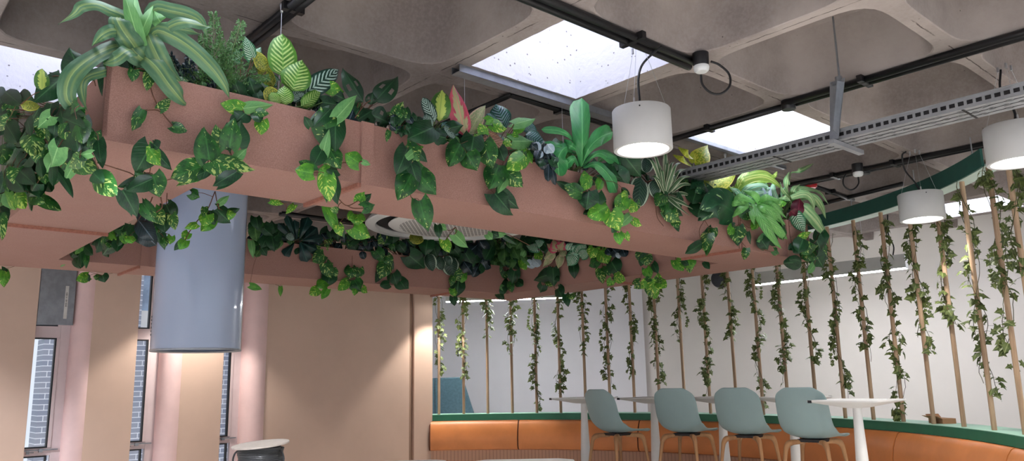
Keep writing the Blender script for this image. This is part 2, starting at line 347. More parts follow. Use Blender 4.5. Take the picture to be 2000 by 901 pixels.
# ------------------------------------------------------------------ ceiling of cast pans
def ceiling():
    mb = MB(); N = 64; sh = MB(); sk = MB()
    def loop(c, h, z, p):
        out = []
        for k in range(N):
            a = 2*PI*k/N+PI/4; x, y = math.cos(a), math.sin(a)
            r = 1/max(abs(x), abs(y)) if p is None else 1/((abs(x)**p+abs(y)**p)**(1/p))
            out.append((c[0]+x*r*h, c[1]+y*r*h, z))
        return out
    for i in range(-10, 4):
        for j in range(-6, 7):
            u = U0+MOD*i; v = V0+MOD*j
            if i < -6 and j < 2: continue
            if (i, j) in SKY:
                a0, a1, b0, b1 = u+.26, u+1.14, v+.10, v+1.085
                x = [u, a0, a1, u+MOD]; y = [v, b0, b1, v+MOD]
                for p in range(3):
                    for q in range(3):
                        if p == q == 1: continue
                        mb.add([(x[p], y[q], HC), (x[p+1], y[q], HC), (x[p+1], y[q+1], HC), (x[p], y[q+1], HC)], [(3, 2, 1, 0)])
                Z1 = HC+(1.6 if (i, j) in ((-1, -1), (-3, -3)) else .5); n = 10
                # rough reveal of the shaft
                for (p0, p1) in (((a0, b0), (a0, b1)), ((a0, b1), (a1, b1)), ((a1, b1), (a1, b0)), ((a1, b0), (a0, b0))):
                    vs = []; 
                    for s in range(n*2+1):
                        f = s/(n*2); px = p0[0]+(p1[0]-p0[0])*f; py = p0[1]+(p1[1]-p0[1])*f
                        e = 0 if s in (0, n*2) else random.uniform(-.006, .006)
                        dx, dy = (p1[1]-p0[1]), -(p1[0]-p0[0]); d = math.hypot(dx, dy)
                        vs += [(px+dx/d*e, py+dy/d*e, HC), (px, py, HC+.05), (px, py, Z1)]
                    fs = []
                    for s in range(n*2): fs += [(s*3, s*3+3, s*3+4, s*3+1), (s*3+1, s*3+4, s*3+5, s*3+2)]
                    sh.add(vs, fs)
                sk.box(a0-.02, b0-.02, Z1, a1+.02, b1+.02, Z1+.04)
                continue
            c = (u+MOD/2, v+MOD/2); h = MOD/2
            prof = [(h, HC, None), (.546, HC, 6.0), (.540, HC+.006, 5.9), (.534, HC+.04, 5.7), (.522, HC+.16, 5.2), (.502, HC+.34, 4.8), (.46, HC+.45, 4.2), (.37, HC+.51, 3.6), (.22, HC+.53, 3), (.08, HC+.533, 2)]
            vs = []; 
            for q in prof: vs += loop(c, *q)
            k = len(prof); fs = []
            for s in range(k-1):
                for t in range(N): fs.append((s*N+t, (s+1)*N+t, (s+1)*N+(t+1) % N, s*N+(t+1) % N))
            fs.append(tuple((k-1)*N+t for t in range(N-1, -1, -1)))
            mb.add(vs, fs)
    o = mb.build('ceiling', M['concrete'], smooth=True, sharp=28, rz=GROT); struct(o)
    o2 = sh.build('trim_1', M['shaft'], rz=GROT); struct(o2)
    o3 = sk.build('window_4', M['sky'], rz=GROT); struct(o3)
ceiling()

# ------------------------------------------------------------------ room shell
def gbox(name, m, u0, v0, z0, u1, v1, z1, parent=None, bevel=0):
    mb = MB(); mb.box(u0, v0, z0, u1, v1, z1)
    return mb.build(name, m, parent, rz=GROT if parent is None else None, bevel=bevel)
mb = MB(); mb.box(-16, -5, -.1, 4.5, 14, 0); struct(mb.build('floor', M['floor'], rz=GROT))
struct(gbox('wall_right', M['wallgrey'], -9.76, 12.1, 0, 3.4, 12.3, 4.3))
def vwall(name, m, a, b, th, z0, z1):
    a = Vector(a); b = Vector(b); d = (b-a).normalized(); n = Vector((-d.y, d.x))*th
    mb = MB(); mb.prism([a, b, b+n, a+n], z0, z1); o = mb.build(name, m); struct(o); return o
c0 = G(-9.76, 12.1)
vwall('wall_back_left', M['wallwhite'], (c0.x, c0.y), (-4.6, 15.95), .2, 0, 4.3)
struct(gbox('wall_return', M['wallwhite'], -14.6, 7.14, 0, -10.29, 7.34, 4.3))
struct(gbox('wall_rear', M['wallwhite'], -11, -4.9, 0, 3.4, -4.7, 4.3))
struct(gbox('wall_side', M['wallwhite'], 3.4, -4.9, 0, 3.6, -1.5, 4.3))
struct(gbox('wall_side', M['wallwhite'], 3.4, 9.5, 0, 3.6, 12.3, 4.3))
# facade: beige panels standing in front of the window band
for k, (a, b) in enumerate(((-4.9, 1.864), (2.335, 2.947), (3.405, 4.015), (4.506, 6.905), (6.99, 7.34))):
    struct(gbox('wall_left', M['beige'], -10.29, a, 0, -10.15, b, 3.33, bevel=.004))
struct(gbox('trim_2', M['beige_groove'], -10.27, 6.905, 0, -10.19, 6.99, 3.33))
for a, b in ((-4.9, 2.335), (2.335, 4.506)):
    pass
struct(gbox('wall_left_head', M['beige'], -10.42, -4.9, 3.0, -10.03, 7.34, 3.36))
struct(gbox('wall_left_sill', M['beige'], -10.42, 1.2, 0, -10.29, 4.45, .25))
def pcol(v, u=-10.27, r=.125, lab=''):
    mb = MB(); mb.lathe([(r, 0), (r, 3.33)], 40, c=(u, v)); o = mb.build('pink_column', M['pink'], smooth=True, rz=GROT)
    tag(o, lab, 'column', 'pink columns beside the windows'); return o
pcol(2.375, -10.27, .135, 'round pink column right of the narrow window under the metal duct box')
pcol(3.40, -10.27, .15, 'round pink column left of the beige panel lit below the hanging cylinder')
pcol(4.47, -10.27, .17, 'round pink column at the left edge of the wide beige wall')
def window(n, v1, w=.62, up=True):
    u0 = -10.36; u1 = -10.29; v0 = v1-w
    mb = MB()
    mb.box(u0, v0, .25, u1, v0+.1, 3.0); mb.box(u0, v1-.1, .25, u1, v1, 3.0)
    for z0, z1 in ((.25, .33), (.575, .66), (1.885, 2.02), (2.92, 3.0)): mb.box(u0+.002, v0+.1, z0, u1-.002, v1-.1, z1)
    # inner sash profile
    mb.box(u0+.01, v1-.135, .66, u1+.008, v1-.1, 1.885); mb.box(u0+.01, v1-.135, 2.02, u1+.008, v1-.1, 2.92)
    fr = mb.build('window_%d' % n, M['pinkframe'], rz=GROT, bevel=.003); struct(fr)
    gk = MB()
    for z0, z1 in ((.33, .575), (.66, 1.885), (2.02, 2.92)):
        a, b = v0+.1, v1-.135
        gk.box(u0+.02, b-.016, z0, u1+.004, b, z1); gk.box(u0+.02, a, z0, u1+.004, a+.016, z1)
        gk.box(u0+.021, a, z0, u1+.003, b, z0+.014); gk.box(u0+.021, a, z1-.014, u1+.003, b, z1)
    gk.build('gasket', M['rubber'], fr)
    gl = MB()
    for z0, z1 in ((.33, .575), (.66, 1.885), (2.02, 2.92)): gl.box(u0+.03, v0+.1, z0, u0+.036, v1-.13, z1)
    gl.build('pane', M['glass'], fr)
    st = MB(); st.box(u1+.005, v1-.40, .632, u1+.022, v1-.03, .644); st.box(u1+.005, v1-.34, .60, u1+.03, v1-.31, .64); st.box(u1, v1-.22, .615, u1+.03, v1-.18, .65)
    st.tube([(u1+.03, v1-.33, .62), (u1+.045, v1-.27, .618)], .006, 6)
    st.build('window_stay', M['steel'], fr)
window(1, 2.245); window(2, 3.255); window(3, 4.305)
# outside
b0 = onu(86, 670, -13).dot(EV)
mb = MB(); mb.box(-13.4, b0, -1, -13, b0+1.3, 5); mb.box(-13.4, b0+1.3, -1, -13, 9, 2.15)
o = mb.build('brick_building', M['brick'], rz=GROT); tag(o, 'grey brick building seen outside through the narrow windows', 'building')
mb = MB(); mb.box(-13.38, b0+1.3, 2.15, -13.1, 9, 2.5); mb.box(-13.05, b0+1.75, 1.4, -12.98, b0+1.85, 2.5)
for k in range(9): mb.box(-13.3, b0+1.7+k*.62, 2.5, -13.15, b0+1.78+k*.62, 5)
mb.build('coping', M['white'], o)
mb = MB(); mb.box(-13.25, b0+1.3, 2.5, -13.22, 9, 5); mb.build('upper_glazing', mat_plain('pale_reflecting_glazing', srgb(150, 168, 190), .15, var=.2, scale=2), o)
mb = MB(); mb.box(-30, -6, -1.2, -14.7, 14, -1); mb.box(-14.7, -6, -1.2, -10.5, 7, -1)
o = mb.build('ground_outside', M['floor'], rz=GROT); struct(o)
# metal duct box over the first window
t = empty('duct_box', 'galvanised metal duct box with a paper strip above the leftmost window', 'duct', rz=GROT)
mb = MB(); mb.box(-10.285, 1.868, 2.035, -10.165, 2.236, 2.99); mb.build('casing', M['steel'], t, bevel=.006)
mb = MB(); mb.box(-10.17, 1.868, 2.028, -10.155, 2.238, 2.04); mb.build('lip', M['steel'], t)
mb = MB(); mb.box(-10.165, 2.13, 2.10, -10.1635, 2.165, 2.48); tp = mb.build('paper_strip', mat_plain('paper_tape', srgb(206, 204, 200), .8), t)
mb = MB()
for z, w in ((2.37, .016), (2.385, .02), (2.345, .012), (2.31, .02), (2.295, .008), (2.27, .018), (2.255, .012), (2.24, .02), (2.40, .01)):
    mb.box(-10.1634, 2.147-w/2, z, -10.1626, 2.147+w/2, z+.005)
mb.box(2.1464, -10.1634, 2.24, 2.1476, -10.1626, 2.405) if 0 else mb.box(-10.1634, 2.1462, 2.24, -10.1626, 2.1478, 2.405)
mb.build('handwriting', M['darkvoid'], tp)

# ------------------------------------------------------------------ the planter ring
ZB, ZT = 2.336, 2.675
PU0, PU1, PV0, PV1 = -7.72, -3.51, .82, 6.85; BW = .60
pl = empty('hanging_planter', 'large rectangular terracotta board planter ring hung full of artificial plants', 'planter', loc=(0, 0, 0), rz=GROT)
def trough(u0, v0, u1, v1, closed):
    """open box: floor and the sides in `closed` ('u0','u1','v0','v1')"""
    mb = MB(); t = .018; mb.box(u0, v0, ZB, u1, v1, ZB+t)
    if 'u0' in closed: mb.box(u0, v0, ZB+t, u0+t, v1, ZT)
    if 'u1' in closed: mb.box(u1-t, v0, ZB+t, u1, v1, ZT)
    if 'v0' in closed: mb.box(u0, v0, ZB+t, u1, v0+t, ZT)
    if 'v1' in closed: mb.box(u0, v1-t, ZB+t, u1, v1, ZT)
    o = mb.build('trough', M['mdf'], pl)
    s = MB(); s.box(u0+.019, v0+.019, ZB+.02, u1-.019, v1-.019, ZT-.07); s.build('moss_bed', M['soil'], o)
    return o
# front and back arms full length, side arms between; split at the joints seen in the photo
for (a, b) in ((PV0, PV0+1.25), (PV0+1.25, PV1-1.1), (PV1-1.1, PV1)):
    c = ['u1'] + (['v0'] if a == PV0 else []) + (['v1'] if b == PV1 else [])
    trough(PU1-BW, a, PU1, b, c)
for (a, b) in ((PV0, PV0+1.2), (PV0+1.2, PV0+4.2), (PV0+4.2, PV1)):
    c = ['u0'] + (['v0'] if a == PV0 else []) + (['v1'] if b == PV1 else [])
    trough(PU0, a, PU0+BW, b, c)
mb = MB(); t_ = .018   # inner faces of the long arms
mb.box(PU1-BW, PV0+BW, ZB+t_, PU1-BW+t_, PV1-BW, ZT); mb.box(PU0+BW-t_, PV0+BW, ZB+t_, PU0+BW, PV1-BW, ZT); mb.build('inner_face', M['mdf'], pl)
trough(PU0+BW, PV0, PU1-BW, PV0+BW, ['v0', 'v1']); trough(PU0+BW, PV1-BW, PU1-BW, PV1, ['v0', 'v1'])
def batten_front(v, s=1):  # vertical cover strip on the outer face and trim under the joint
    mb = MB(); mb.box(PU1, v, ZB-.004, PU1+.012, v+.075, ZT+.004); mb.build('joint_batten', M['mdf'], pl)
    mb = MB(); mb.box(PU1-BW, v-.02, ZB-.022, PU1+.012, v, ZB); mb.build('joint_trim', M['mdf_edge'], pl)
vj1 = onu(704, 300, PU1).dot(EV); vj2 = onu(1446, 450, PU1).dot(EV)
batten_front(vj1); batten_front(vj2)
uj = onz(7, 436, ZB).dot(EU)
mb = MB(); mb.box(uj, PV0, ZB-.022, uj+.02, PV0+BW, ZB); mb.build('joint_trim', M['mdf_edge'], pl)
for (pa, pb) in (((217.5, 541), (260, 525)), ((834, 577.6), (881, 571))):
    v = onz(*pb, ZB).dot(EV); mb = MB(); mb.box(PU0, v-.02, ZB-.022, PU0+BW, v, ZB); mb.build('joint_trim', M['mdf_edge'], pl)
    mb = MB(); mb.box(PU0+BW, v-.002, ZB, PU0+BW+.012, v+.07, ZT); mb.build('joint_batten', M['mdf'], pl)
u = onz(1182, 547.6, ZB).dot(EU)
mb = MB(); mb.box(u, PV1-BW, ZB-.022, u+.02, PV1, ZB); mb.build('joint_trim', M['mdf_edge'], pl)
mb = MB(); mb.box(u-.07, PV1-BW-.012, ZB, u, PV1-BW, ZT); mb.build('joint_batten', M['mdf'], pl)
vb = onu(1537, 480, PU1).dot(EV)
mb = MB(); mb.box(PU1, vb, ZB, PU1+.012, vb+.05, ZT); mb.build('joint_batten', M['mdf'], pl)
# hanging wires of the planter
for (px, py, du, lab) in ((551, 8, 0, 'thin wire rising behind the herringbone leaf to the black conduit'), (907, 140, 0, 'thin wire above the red evergreen leaf'), (1097, 197, 0, 'thin wire left of the big paddle leaf plant'), (1416, 300, 0, 'thin wire rising in front of the daylit opening on the right')):
    p = onz(px, py, HC); u, v = p.dot(EU), p.dot(EV); u = max(min(u, PU1-.05), PU1-BW+.05)
    t = empty('hanging_wire', lab, 'wire', loc=G(u, v, 0), group=None)
    mb = MB(); mb.tube([(0, 0, ZB+.02), (0, 0, HC-.03)], .0018, 6); mb.build('wire', M['wire'], t)
    mb = MB(); mb.lathe([(0.0, HC-.05), (.007, HC-.05), (.009, HC-.03), (.014, HC-.012), (.014, HC)], 12); mb.build('ceiling_grip', M['wire'], t, smooth=True)

# ------------------------------------------------------------------ glossy cylinder inside the ring
hx, hy = -2.26, 5.6; HR = .302; hz = 1.548
t = empty('cylinder_hood', 'tall glossy pale grey cylinder hanging down inside the planter ring', 'hood', loc=(hx, hy, 0))
mb = MB(); mb.lathe([(HR-.02, hz+.012), (HR-.004, hz), (HR, hz+.004), (HR, HC), (HR-.015, HC), (HR-.015, hz+.02)], 96); mb.build('casing', M['hood'], t, smooth=True, sharp=40)
mb = MB(); mb.lathe([(0, hz+.035), (HR-.015, hz+.03)], 64); mb.build('inner_filter', M['steel'], t)
mb = MB(); mb.lathe([(HR-.03, hz+.006), (HR-.001, hz-.003), (HR+.003, hz+.003), (HR+.001, hz+.012)], 96); mb.build('bottom_rim', M['steel'], t, smooth=True)
mb = MB(); a0 = math.atan2(-hy, -hx)
for k in range(6):
    aa = a0-math.radians(80); z = 1.66+k*.025
    c = Vector((math.cos(aa)*HR, math.sin(aa)*HR, z)); n = Vector((math.cos(aa), math.sin(aa), 0)); mb.tube([c-n*.001, c+n*.003], .0065, 10)
mb.build('control_buttons', M['darkvoid'], t)

# ------------------------------------------------------------------ round ceiling cassette
ax, ay = -.60, 7.85; AZ = 2.865
t = empty('round_air_cassette', 'large round white ceiling air unit with perforated centre above the planter ring', 'air conditioner', loc=(ax, ay, 0))
mb = MB(); mb.lathe([(.79, AZ+.04), (.79, AZ), (.88, AZ+.004), (.89, AZ+.015), (.86, AZ+.06), (.80, AZ+.12), (.80, HC)], 96); mb.build('outer_ring', M['white'], t, smooth=True, sharp=35)
mb = MB(); mb.lathe([(0, AZ+.05), (.79, AZ+.05)], 96); mb.build('air_slot', M['darkvoid'], t)
gm = NT('perforated_white_grille'); tc = gm.node('TexCoord'); sp = gm.node('SeparateXYZ'); gm.l(tc.outputs['Object'], sp.inputs[0])
fx = gm.math('ABSOLUTE', gm.math('SUBTRACT', gm.math('FRACT', gm.math('MULTIPLY', sp.outputs[0], 26)), .5)); fy = gm.math('ABSOLUTE', gm.math('SUBTRACT', gm.math('FRACT', gm.math('MULTIPLY', sp.outputs[1], 26)), .5))
hole = gm.math('MULTIPLY', gm.math('LESS_THAN', fx, .36), gm.math('LESS_THAN', fy, .36))
rr = gm.math('SQRT', gm.math('ADD', gm.math('MULTIPLY', sp.outputs[0], sp.outputs[0]), gm.math('MULTIPLY', sp.outputs[1], sp.outputs[1])))
hole = gm.math('MULTIPLY', hole, gm.math('LESS_THAN', rr, .55))
gm.bsdf(gm.mix(hole, srgb(222, 220, 216), srgb(120, 116, 114)), .5)
mb = MB(); mb.lathe([(0, AZ-.012), (.58, AZ-.01), (.645, AZ), (.66, AZ+.012), (.64, AZ+.03)], 96); mb.build('centre_grille', gm.mat, t, smooth=True, sharp=40)

# ------------------------------------------------------------------ drum lamps
def spot(name, loc, energy, size=110, blend=.25, col=(1, .93, .82), rad=.06, parent=None):
    l = bpy.data.lights.new(name, 'SPOT'); l.energy = energy; l.spot_size = math.radians(size); l.spot_blend = blend; l.color = col; l.shadow_soft_size = rad
    o = bpy.data.objects.new(name, l); C.objects.link(o); o.location = loc
    if parent is not None: o.parent = parent
    return o
def drum(x, y, zb, r, h, label, energy, cable=None, wires=True, size=125, col=(1, .93, .84)):
    t = empty('drum_pendant', label, 'lamp', loc=(x, y, 0), group='white drum pendants')
    zt = zb+h; mb = MB()
    mb.lathe([(r-.012, zt-.004), (r-.004, zt), (r, zt-.006), (r, zb+.004), (r-.004, zb), (r-.022, zb+.002), (r-.026, zb+.012)], 72)
    mb.lathe([(0, zt-.003), (r-.012, zt-.004)], 72)
    mb.build('lamp_body', M['lampwhite'], t, smooth=True, sharp=50)
    mb = MB(); mb.lathe([(r-.026, zb+.012), (r-.034, zb+.03), (r-.045, zb+.05)], 72); mb.build('reflector', M['lampin'], t, smooth=True)
    mb = MB(); mb.lathe([(0, zb+.045), (r-.044, zb+.05)], 72); mb.build('diffuser', M['glow'], t)
    for a in (0.3, 2.4, 4.5):
        mb = MB(); mb.tube([(math.cos(a)*(r+.0005), math.sin(a)*(r+.0005), zt-.03), (math.cos(a)*(r+.003), math.sin(a)*(r+.003), zt-.03)], .005, 8)
        mb.build('screw', M['darkvoid'], t)
    if wires:
        for a in (0.1, 2.2, 4.3):
            px, py = math.cos(a)*(r-.02), math.sin(a)*(r-.02); qx, qy = math.cos(a)*.045, math.sin(a)*.045
            mb = MB(); mb.tube([(px, py, zt), (px, py, zt+.03)], .006, 8); mb.tube([(px, py, zt+.03), (qx, qy, HC-.03)], .0013, 5); mb.tube([(qx, qy, HC-.035), (qx, qy, HC)], .008, 8)
            mb.build('suspension_wire', M['wire'], t)
    if cable:
        mb = MB(); mb.tube(catmull(cable, 26), .0075, 8); mb.build('power_cable', M['cable'], t)
    s = spot('drum_spot', (0, 0, zb+.035), energy, size, .35, col, .1, t)
    return t
def rel(p, x, y): return Vector((p.x-x, p.y-y, p.z))
p1 = onz(1240, 88, HC); k1 = onz(1292, 90, HC-.05)
drum(p1.x+.02, p1.y+.02, 2.655, .178, .255, 'nearest white drum pendant, hanging below the bright daylit shaft', 90,
     [(0.0, 0, 2.9), (-.005, 0, 2.98), (.0, .03, 3.13), (.04, .05, 3.24), rel(k1, p1.x+.02, p1.y+.02)])
p2 = onz(1962, 128, HC)
drum(p2.x, p2.y, 2.645, .185, .255, 'white drum pendant cut by the right edge of the photo', 90, [(0, 0, 2.9), (.02, 0, 3.0), (-.05, 0, 3.15), (-.03, 0, 3.3)])
p3 = onz(1786, 294, HC)
drum(p3.x, p3.y, 2.665, .19, .25, 'farthest white drum pendant, in front of the green canopy', 70, [(0.02, 0, 2.91), (-.03, 0, 3.02), (-.1, .02, 3.15), (-.12, 0, 3.28), (-.08, 0, 3.32)])
# pendants near the beige wall, behind the cylinder and the back arm of the planter: they throw the scallops
def wallspot(px, py, z, u, label, e, sz):
    d = ray(px, py); p = EYE + d*(u/d.dot(EU))
    drum(p.x, p.y, z, .17, .2, label, e, size=sz)
wallspot(392, 640, 2.6, -9.66, 'drum pendant by the windows hidden behind the grey cylinder', 170, 104)
wallspot(868, 640, 2.62, -9.74, 'drum pendant at the end of the beige wall', 170, 88)
# unseen drums added behind and beside the viewer for bounce light off the floor
for (u, v) in ((-1.6, .4), (-1.4, -2.2), (.8, 2.0), (1.2, 7.6), (-8.6, -.6), (-2.6, -2.4), (1.0, 4.8)):
    g = G(u, v); drum(g.x, g.y, 2.655, .178, .255, 'added fill light drum outside the frame beside or behind the viewer', 580, wires=True, size=140, col=(1, .95, .90) if u > 0 else (.90, .94, 1))
# ------------------------------------------------------------------ conduits, boxes, tray
def conduit(label, pts, r=.024, n=2, gap=.07, side=(0, 0, 0), z=HC-.026, clips=(), boxes=(), loop=None, name='cable_conduit'):
    t = empty(name, label, 'conduit', rz=GROT)
    pts = [Vector((p[0], p[1], p[2] if len(p) > 2 else z)) for p in pts]
    d = (pts[1]-pts[0]).normalized(); nrm = Vector((-d.y, d.x, 0))
    for k in range(n):
        off = nrm*(gap*(k-(n-1)/2)); mb = MB(); mb.tube([p+off for p in pts], r, 10); mb.build('conduit_tube', M['cable'], t, smooth=True)
    for c in clips:
        p = pts[0]+d*c; mb = MB(); w = gap*n/2+.02
        q = nrm*w; e = d*.018
        mb.prism([p-q-e, p+q-e, p+q+e, p-q+e], p.z-.022, HC); mb.build('clip', M['cable'], t)
    for c in boxes:
        p = pts[0]+d*c; mb = MB(); mb.lathe([(0, p.z-.045), (.048, p.z-.045), (.052, p.z-.04), (.052, HC)], 24, c=(p.x, p.y)); mb.build('junction_box', M['cable'], t, smooth=True, sharp=40)
    return t
def ceiling_rose(px, py, label, loop):
    """black fitting with a white plug and a loop of cable"""
    p = onz(px, py, HC-.06); t = empty('cable_rose', label, 'cable fitting', loc=(p.x, p.y, 0))
    mb = MB(); mb.lathe([(0, HC-.085), (.045, HC-.085), (.05, HC-.07), (.052, HC)], 24); mb.build('socket', M['cable'], t, smooth=True, sharp=40)
    mb = MB(); mb.lathe([(0, HC-.125), (.036, HC-.125), (.046, HC-.115), (.05, HC-.095), (.048, HC-.085)], 24); mb.build('plug', M['cable_white'], t, smooth=True, sharp=40)
    mb = MB(); mb.tube(catmull(loop, 30), .0075, 8); mb.build('cable_loop', M['cable'], t, smooth=True)
ln = U0
conduit('black twin conduit along the rib past the bright daylit shaft to the drum pendant', [(-2.79, .2), (-2.79, 4.12)], boxes=(), clips=(.5, 1.35, 2.2, 3.3))
conduit('black twin conduit crossing the ceiling from mid right to the top right corner', [(-2.80, 5.30), (1.2, 5.30)], clips=(.6, 1.7, 2.9), boxes=(.02,))
conduit('single black conduit left of the big box on the right, behind the near drum pendant', [(-4.6, 5.33), (-2.8, 5.33)], n=1, clips=(1.1,))
conduit('black twin conduit in front of the green canopy', [(-4.1, 7.71), (.6, 7.71)], clips=(.5, 1.1, 2.0), boxes=(.8,))
conduit('short black conduit running back to the green canopy', [(-3.95, 7.8), (-4.0, 8.95)], n=1, clips=(.55,))
conduit('black conduit lying against the top of the green canopy', [(-4.6, 8.93), (-3.30, 8.62)], n=1)
conduit('black conduit behind the corn plant at upper left', [(-4.9, 1.76), (-3.3, 1.745)], clips=(1.2,), r=.024, gap=.04)
conduit('black conduit behind the red evergreen leaf', [(-5.0, 3.54), (-3.93, 3.54)], n=2, r=.013, gap=.026)
conduit('black conduit along the foot of the bright daylit shaft', [(-3.95, 3.54), (-3.97, 5.3)], n=2, r=.013, gap=.026, clips=(.5,))
conduit('dark conduit behind the glossy cylinder near the window wall', [(-8.6, 4.0), (-8.55, 6.4)], n=2, clips=(.8, 1.4))
t = empty('lighting_channel', 'dark metal channel lying across the foot of the bright daylit shaft', 'channel', rz=GROT)
mb = MB(); mb.box(-3.86, 2.95, HC-.05, -3.78, 4.9, HC-.045); mb.box(-3.865, 2.95, HC-.05, -3.858, 4.9, HC-.0); mb.box(-3.785, 2.95, HC-.05, -3.778, 4.9, HC-.0); mb.build('channel', M['steel'], t)
t = empty('lighting_channel', 'thin metal channel under the left edge of the right daylit opening', 'channel', rz=GROT)
mb = MB(); mb.box(-3.80, 5.36, HC-.035, -3.75, 7.0, HC-.03); mb.box(-3.80, 5.36, HC-.035, -3.795, 7.0, HC); mb.box(-3.755, 5.36, HC-.035, -3.75, 7.0, HC); mb.build('channel', M['steel'], t)
def lp(pts, px, py):   # loop given in pixels at the rose's distance
    p = onz(px, py, HC-.06); d = p.y; out = []
    for a, b in pts:
        r = ray(a, b); q = EYE+r*(d/r.y); out.append((q.x-p.x, q.y-p.y, q.z))
    return out
ceiling_rose(1369, 122, 'black cable rose with a white plug and a hanging loop beside the bright shaft', lp([(1369, 146), (1372, 165), (1388, 181), (1408, 183), (1425, 168), (1424, 145), (1405, 127), (1388, 120)], 1369, 122))
ceiling_rose(1675, 332, 'black cable rose with a white plug and a loop in front of the green canopy', lp([(1676, 346), (1677, 358), (1670, 368), (1659, 371), (1648, 362), (1647, 350), (1652, 340)], 1675, 332))
# perforated cable tray
TV = 5.085; TZ = 2.87; TW = .26; TH = .07
u_l = onv(1262, 356, TV).dot(EU)
t = empty('cable_tray', 'perforated metal cable tray hung diagonally below the ceiling at right', 'cable tray', rz=GROT)
mb = MB(); u1 = 1.1; du = .05; n = int((u1-u_l)/du)
def quad(mb, a, b, z0, z1): mb.add([(a, TV, z0), (b, TV, z0), (b, TV, z1), (a, TV, z1)], [(0, 1, 2, 3)])
for k in range(n):
    a = u_l+k*du; b = a+du; s = a+.017
    quad(mb, a, b, TZ, TZ+.022); quad(mb, a, b, TZ+.048, TZ+TH); quad(mb, a, s, TZ+.022, TZ+.048)
sd = mb.build('slotted_side', M['tray'], t); md = sd.modifiers.new('s', 'SOLIDIFY'); md.thickness = .002
mb = MB()
mb.box(u_l, TV+TW, TZ, u1, TV+TW+.002, TZ+TH); mb.box(u_l, TV-.010, TZ+TH-.002, u1, TV+.002, TZ+TH+.002); mb.build('far_side', M['tray'], t)
mb = MB(); mb.box(u_l, TV+.004, TZ+.006, u1, TV+.010, TZ+TH-.006); mb.build('dark_liner', M['cable'], t)
mb = MB(); rows = 7; rw = TW/rows
for r_ in range(rows):
    v0 = TV+r_*rw; v1 = v0+rw
    if r_ % 2 == 0: mb.add([(u_l, v0, TZ), (u1, v0, TZ), (u1, v1, TZ), (u_l, v1, TZ)], [(3, 2, 1, 0)])
    else:
        L_ = .10 if (r_//2) % 2 == 0 else .05; off = (r_*.037) % L_; x = u_l-off; gap_ = .035
        hw = rw*.34; mb.add([(u_l, v0, TZ), (u1, v0, TZ), (u1, v0+hw, TZ), (u_l, v0+hw, TZ)], [(3, 2, 1, 0)]); mb.add([(u_l, v1-hw, TZ), (u1, v1-hw, TZ), (u1, v1, TZ), (u_l, v1, TZ)], [(3, 2, 1, 0)])
        while x < u1:
            s0 = max(x, u_l); s1 = min(x+gap_, u1)
            if s1 > s0: mb.add([(s0, v0, TZ), (s1, v0, TZ), (s1, v1, TZ), (s0, v1, TZ)], [(3, 2, 1, 0)])
            x += L_+gap_
mb.build('slotted_base', M['tray'], t)
for uu in (-2.83, -1.56, -.42):
    mb = MB(); mb.box(uu, TV+.01, TZ-.003, uu+.014, TV+TW, TZ); mb.build('joint_plate', M['darkvoid'], t)
cb = MB()
for k in range(6): cb.tube([(u_l+i*.3, TV+.03+k*.04+.012*math.sin(i*1.7+k), TZ+.020+.003*math.sin(i)) for i in range(int((u1-u_l)/.3)+1)], .017, 6)
o = cb.build('cable_bundle', M['cable'], rz=GROT, smooth=True); tag(o, 'black cables lying in the perforated tray', 'cables')
pr = onz(1627, 35, HC+.41); tu, tv = pr.dot(EU), pr.dot(EV)
t = empty('tray_hanger', 'grey threaded rod and bracket carrying the perforated cable tray', 'bracket', loc=(0, 0, 0), rz=GROT)
mb = MB(); mb.tube([(tu, tv, 3.26), (tu, tv, HC+.42)], .007, 8); mb.build('threaded_rod', M['steel'], t)
mb = MB(); mb.tube([(tu, tv-.012, 3.30), (tu, tv-.012, 3.225)], .024, 10); mb.tube([(tu, tv-.012, 3.26), (tu-.036, tv-.048, 3.25)], .014, 8); mb.build('clamp', M['steel'], t)
pb = onv(1628, 272, TV-.03); ub = pb.dot(EU); vq = TV-.03
def wedge(mb, P, off):
    vs = P+[(a+off[0], b+off[1], c+off[2]) for a, b, c in P]
    mb.add(vs, [(0, 1, 2, 3), (7, 6, 5, 4), (0, 4, 5, 1), (1, 5, 6, 2), (2, 6, 7, 3), (3, 7, 4, 0)])
mb = MB()
wedge(mb, [(tu-.06, vq, 3.28), (tu+.045, vq, 3.28), (ub+.034, vq, TZ), (ub-.026, vq, TZ)], (0, .007, 0))
wedge(mb, [(tu+.02, vq-.06, 3.25), (tu+.04, vq+.005, 3.25), (ub+.034, vq+.005, TZ+.03), (ub+.026, vq-.045, TZ+.06)], (-.006, 0, 0))
mb.build('bracket_plate', M['steel'], t)
mb = MB(); mb.box(ub-.02, vq-.04, TZ-.035, ub+.02, TV+TW+.12, TZ-.004); mb.build('bracket_arm', M['tray'], t)
# ------------------------------------------------------------------ red sounder, wall speaker
p = onz(1583, 360, HC-.03); t = empty('fire_sounder', 'red round fire alarm sounder on the ceiling above the right end of the planter', 'alarm', loc=(p.x, p.y, 0))
mb = MB(); mb.lathe([(0, HC-.075), (.05, HC-.075), (.066, HC-.06), (.07, HC-.02), (.07, HC-.012)], 32); mb.build('red_body', M['red'], t, smooth=True, sharp=40)
mb = MB(); mb.lathe([(.055, HC-.012), (.055, HC)], 32); mb.build('base', M['cable_white'], t)
d = ray(1404, 545); p = EYE+d*(12.02/d.dot(EV))
t = empty('wall_speaker', 'dark grey round speaker high on the off white wall', 'speaker', loc=p, rz=GROT)
mb = MB(); prof = [(.15*math.sin(a), -.10*math.cos(a)) for a in [i*PI/2/10 for i in range(11)]]
mb.lathe(prof, 32); mb.build('cloth_dome', M['speaker'], t, smooth=True, M=Matrix.Rotation(-PI/2, 4, 'X'))
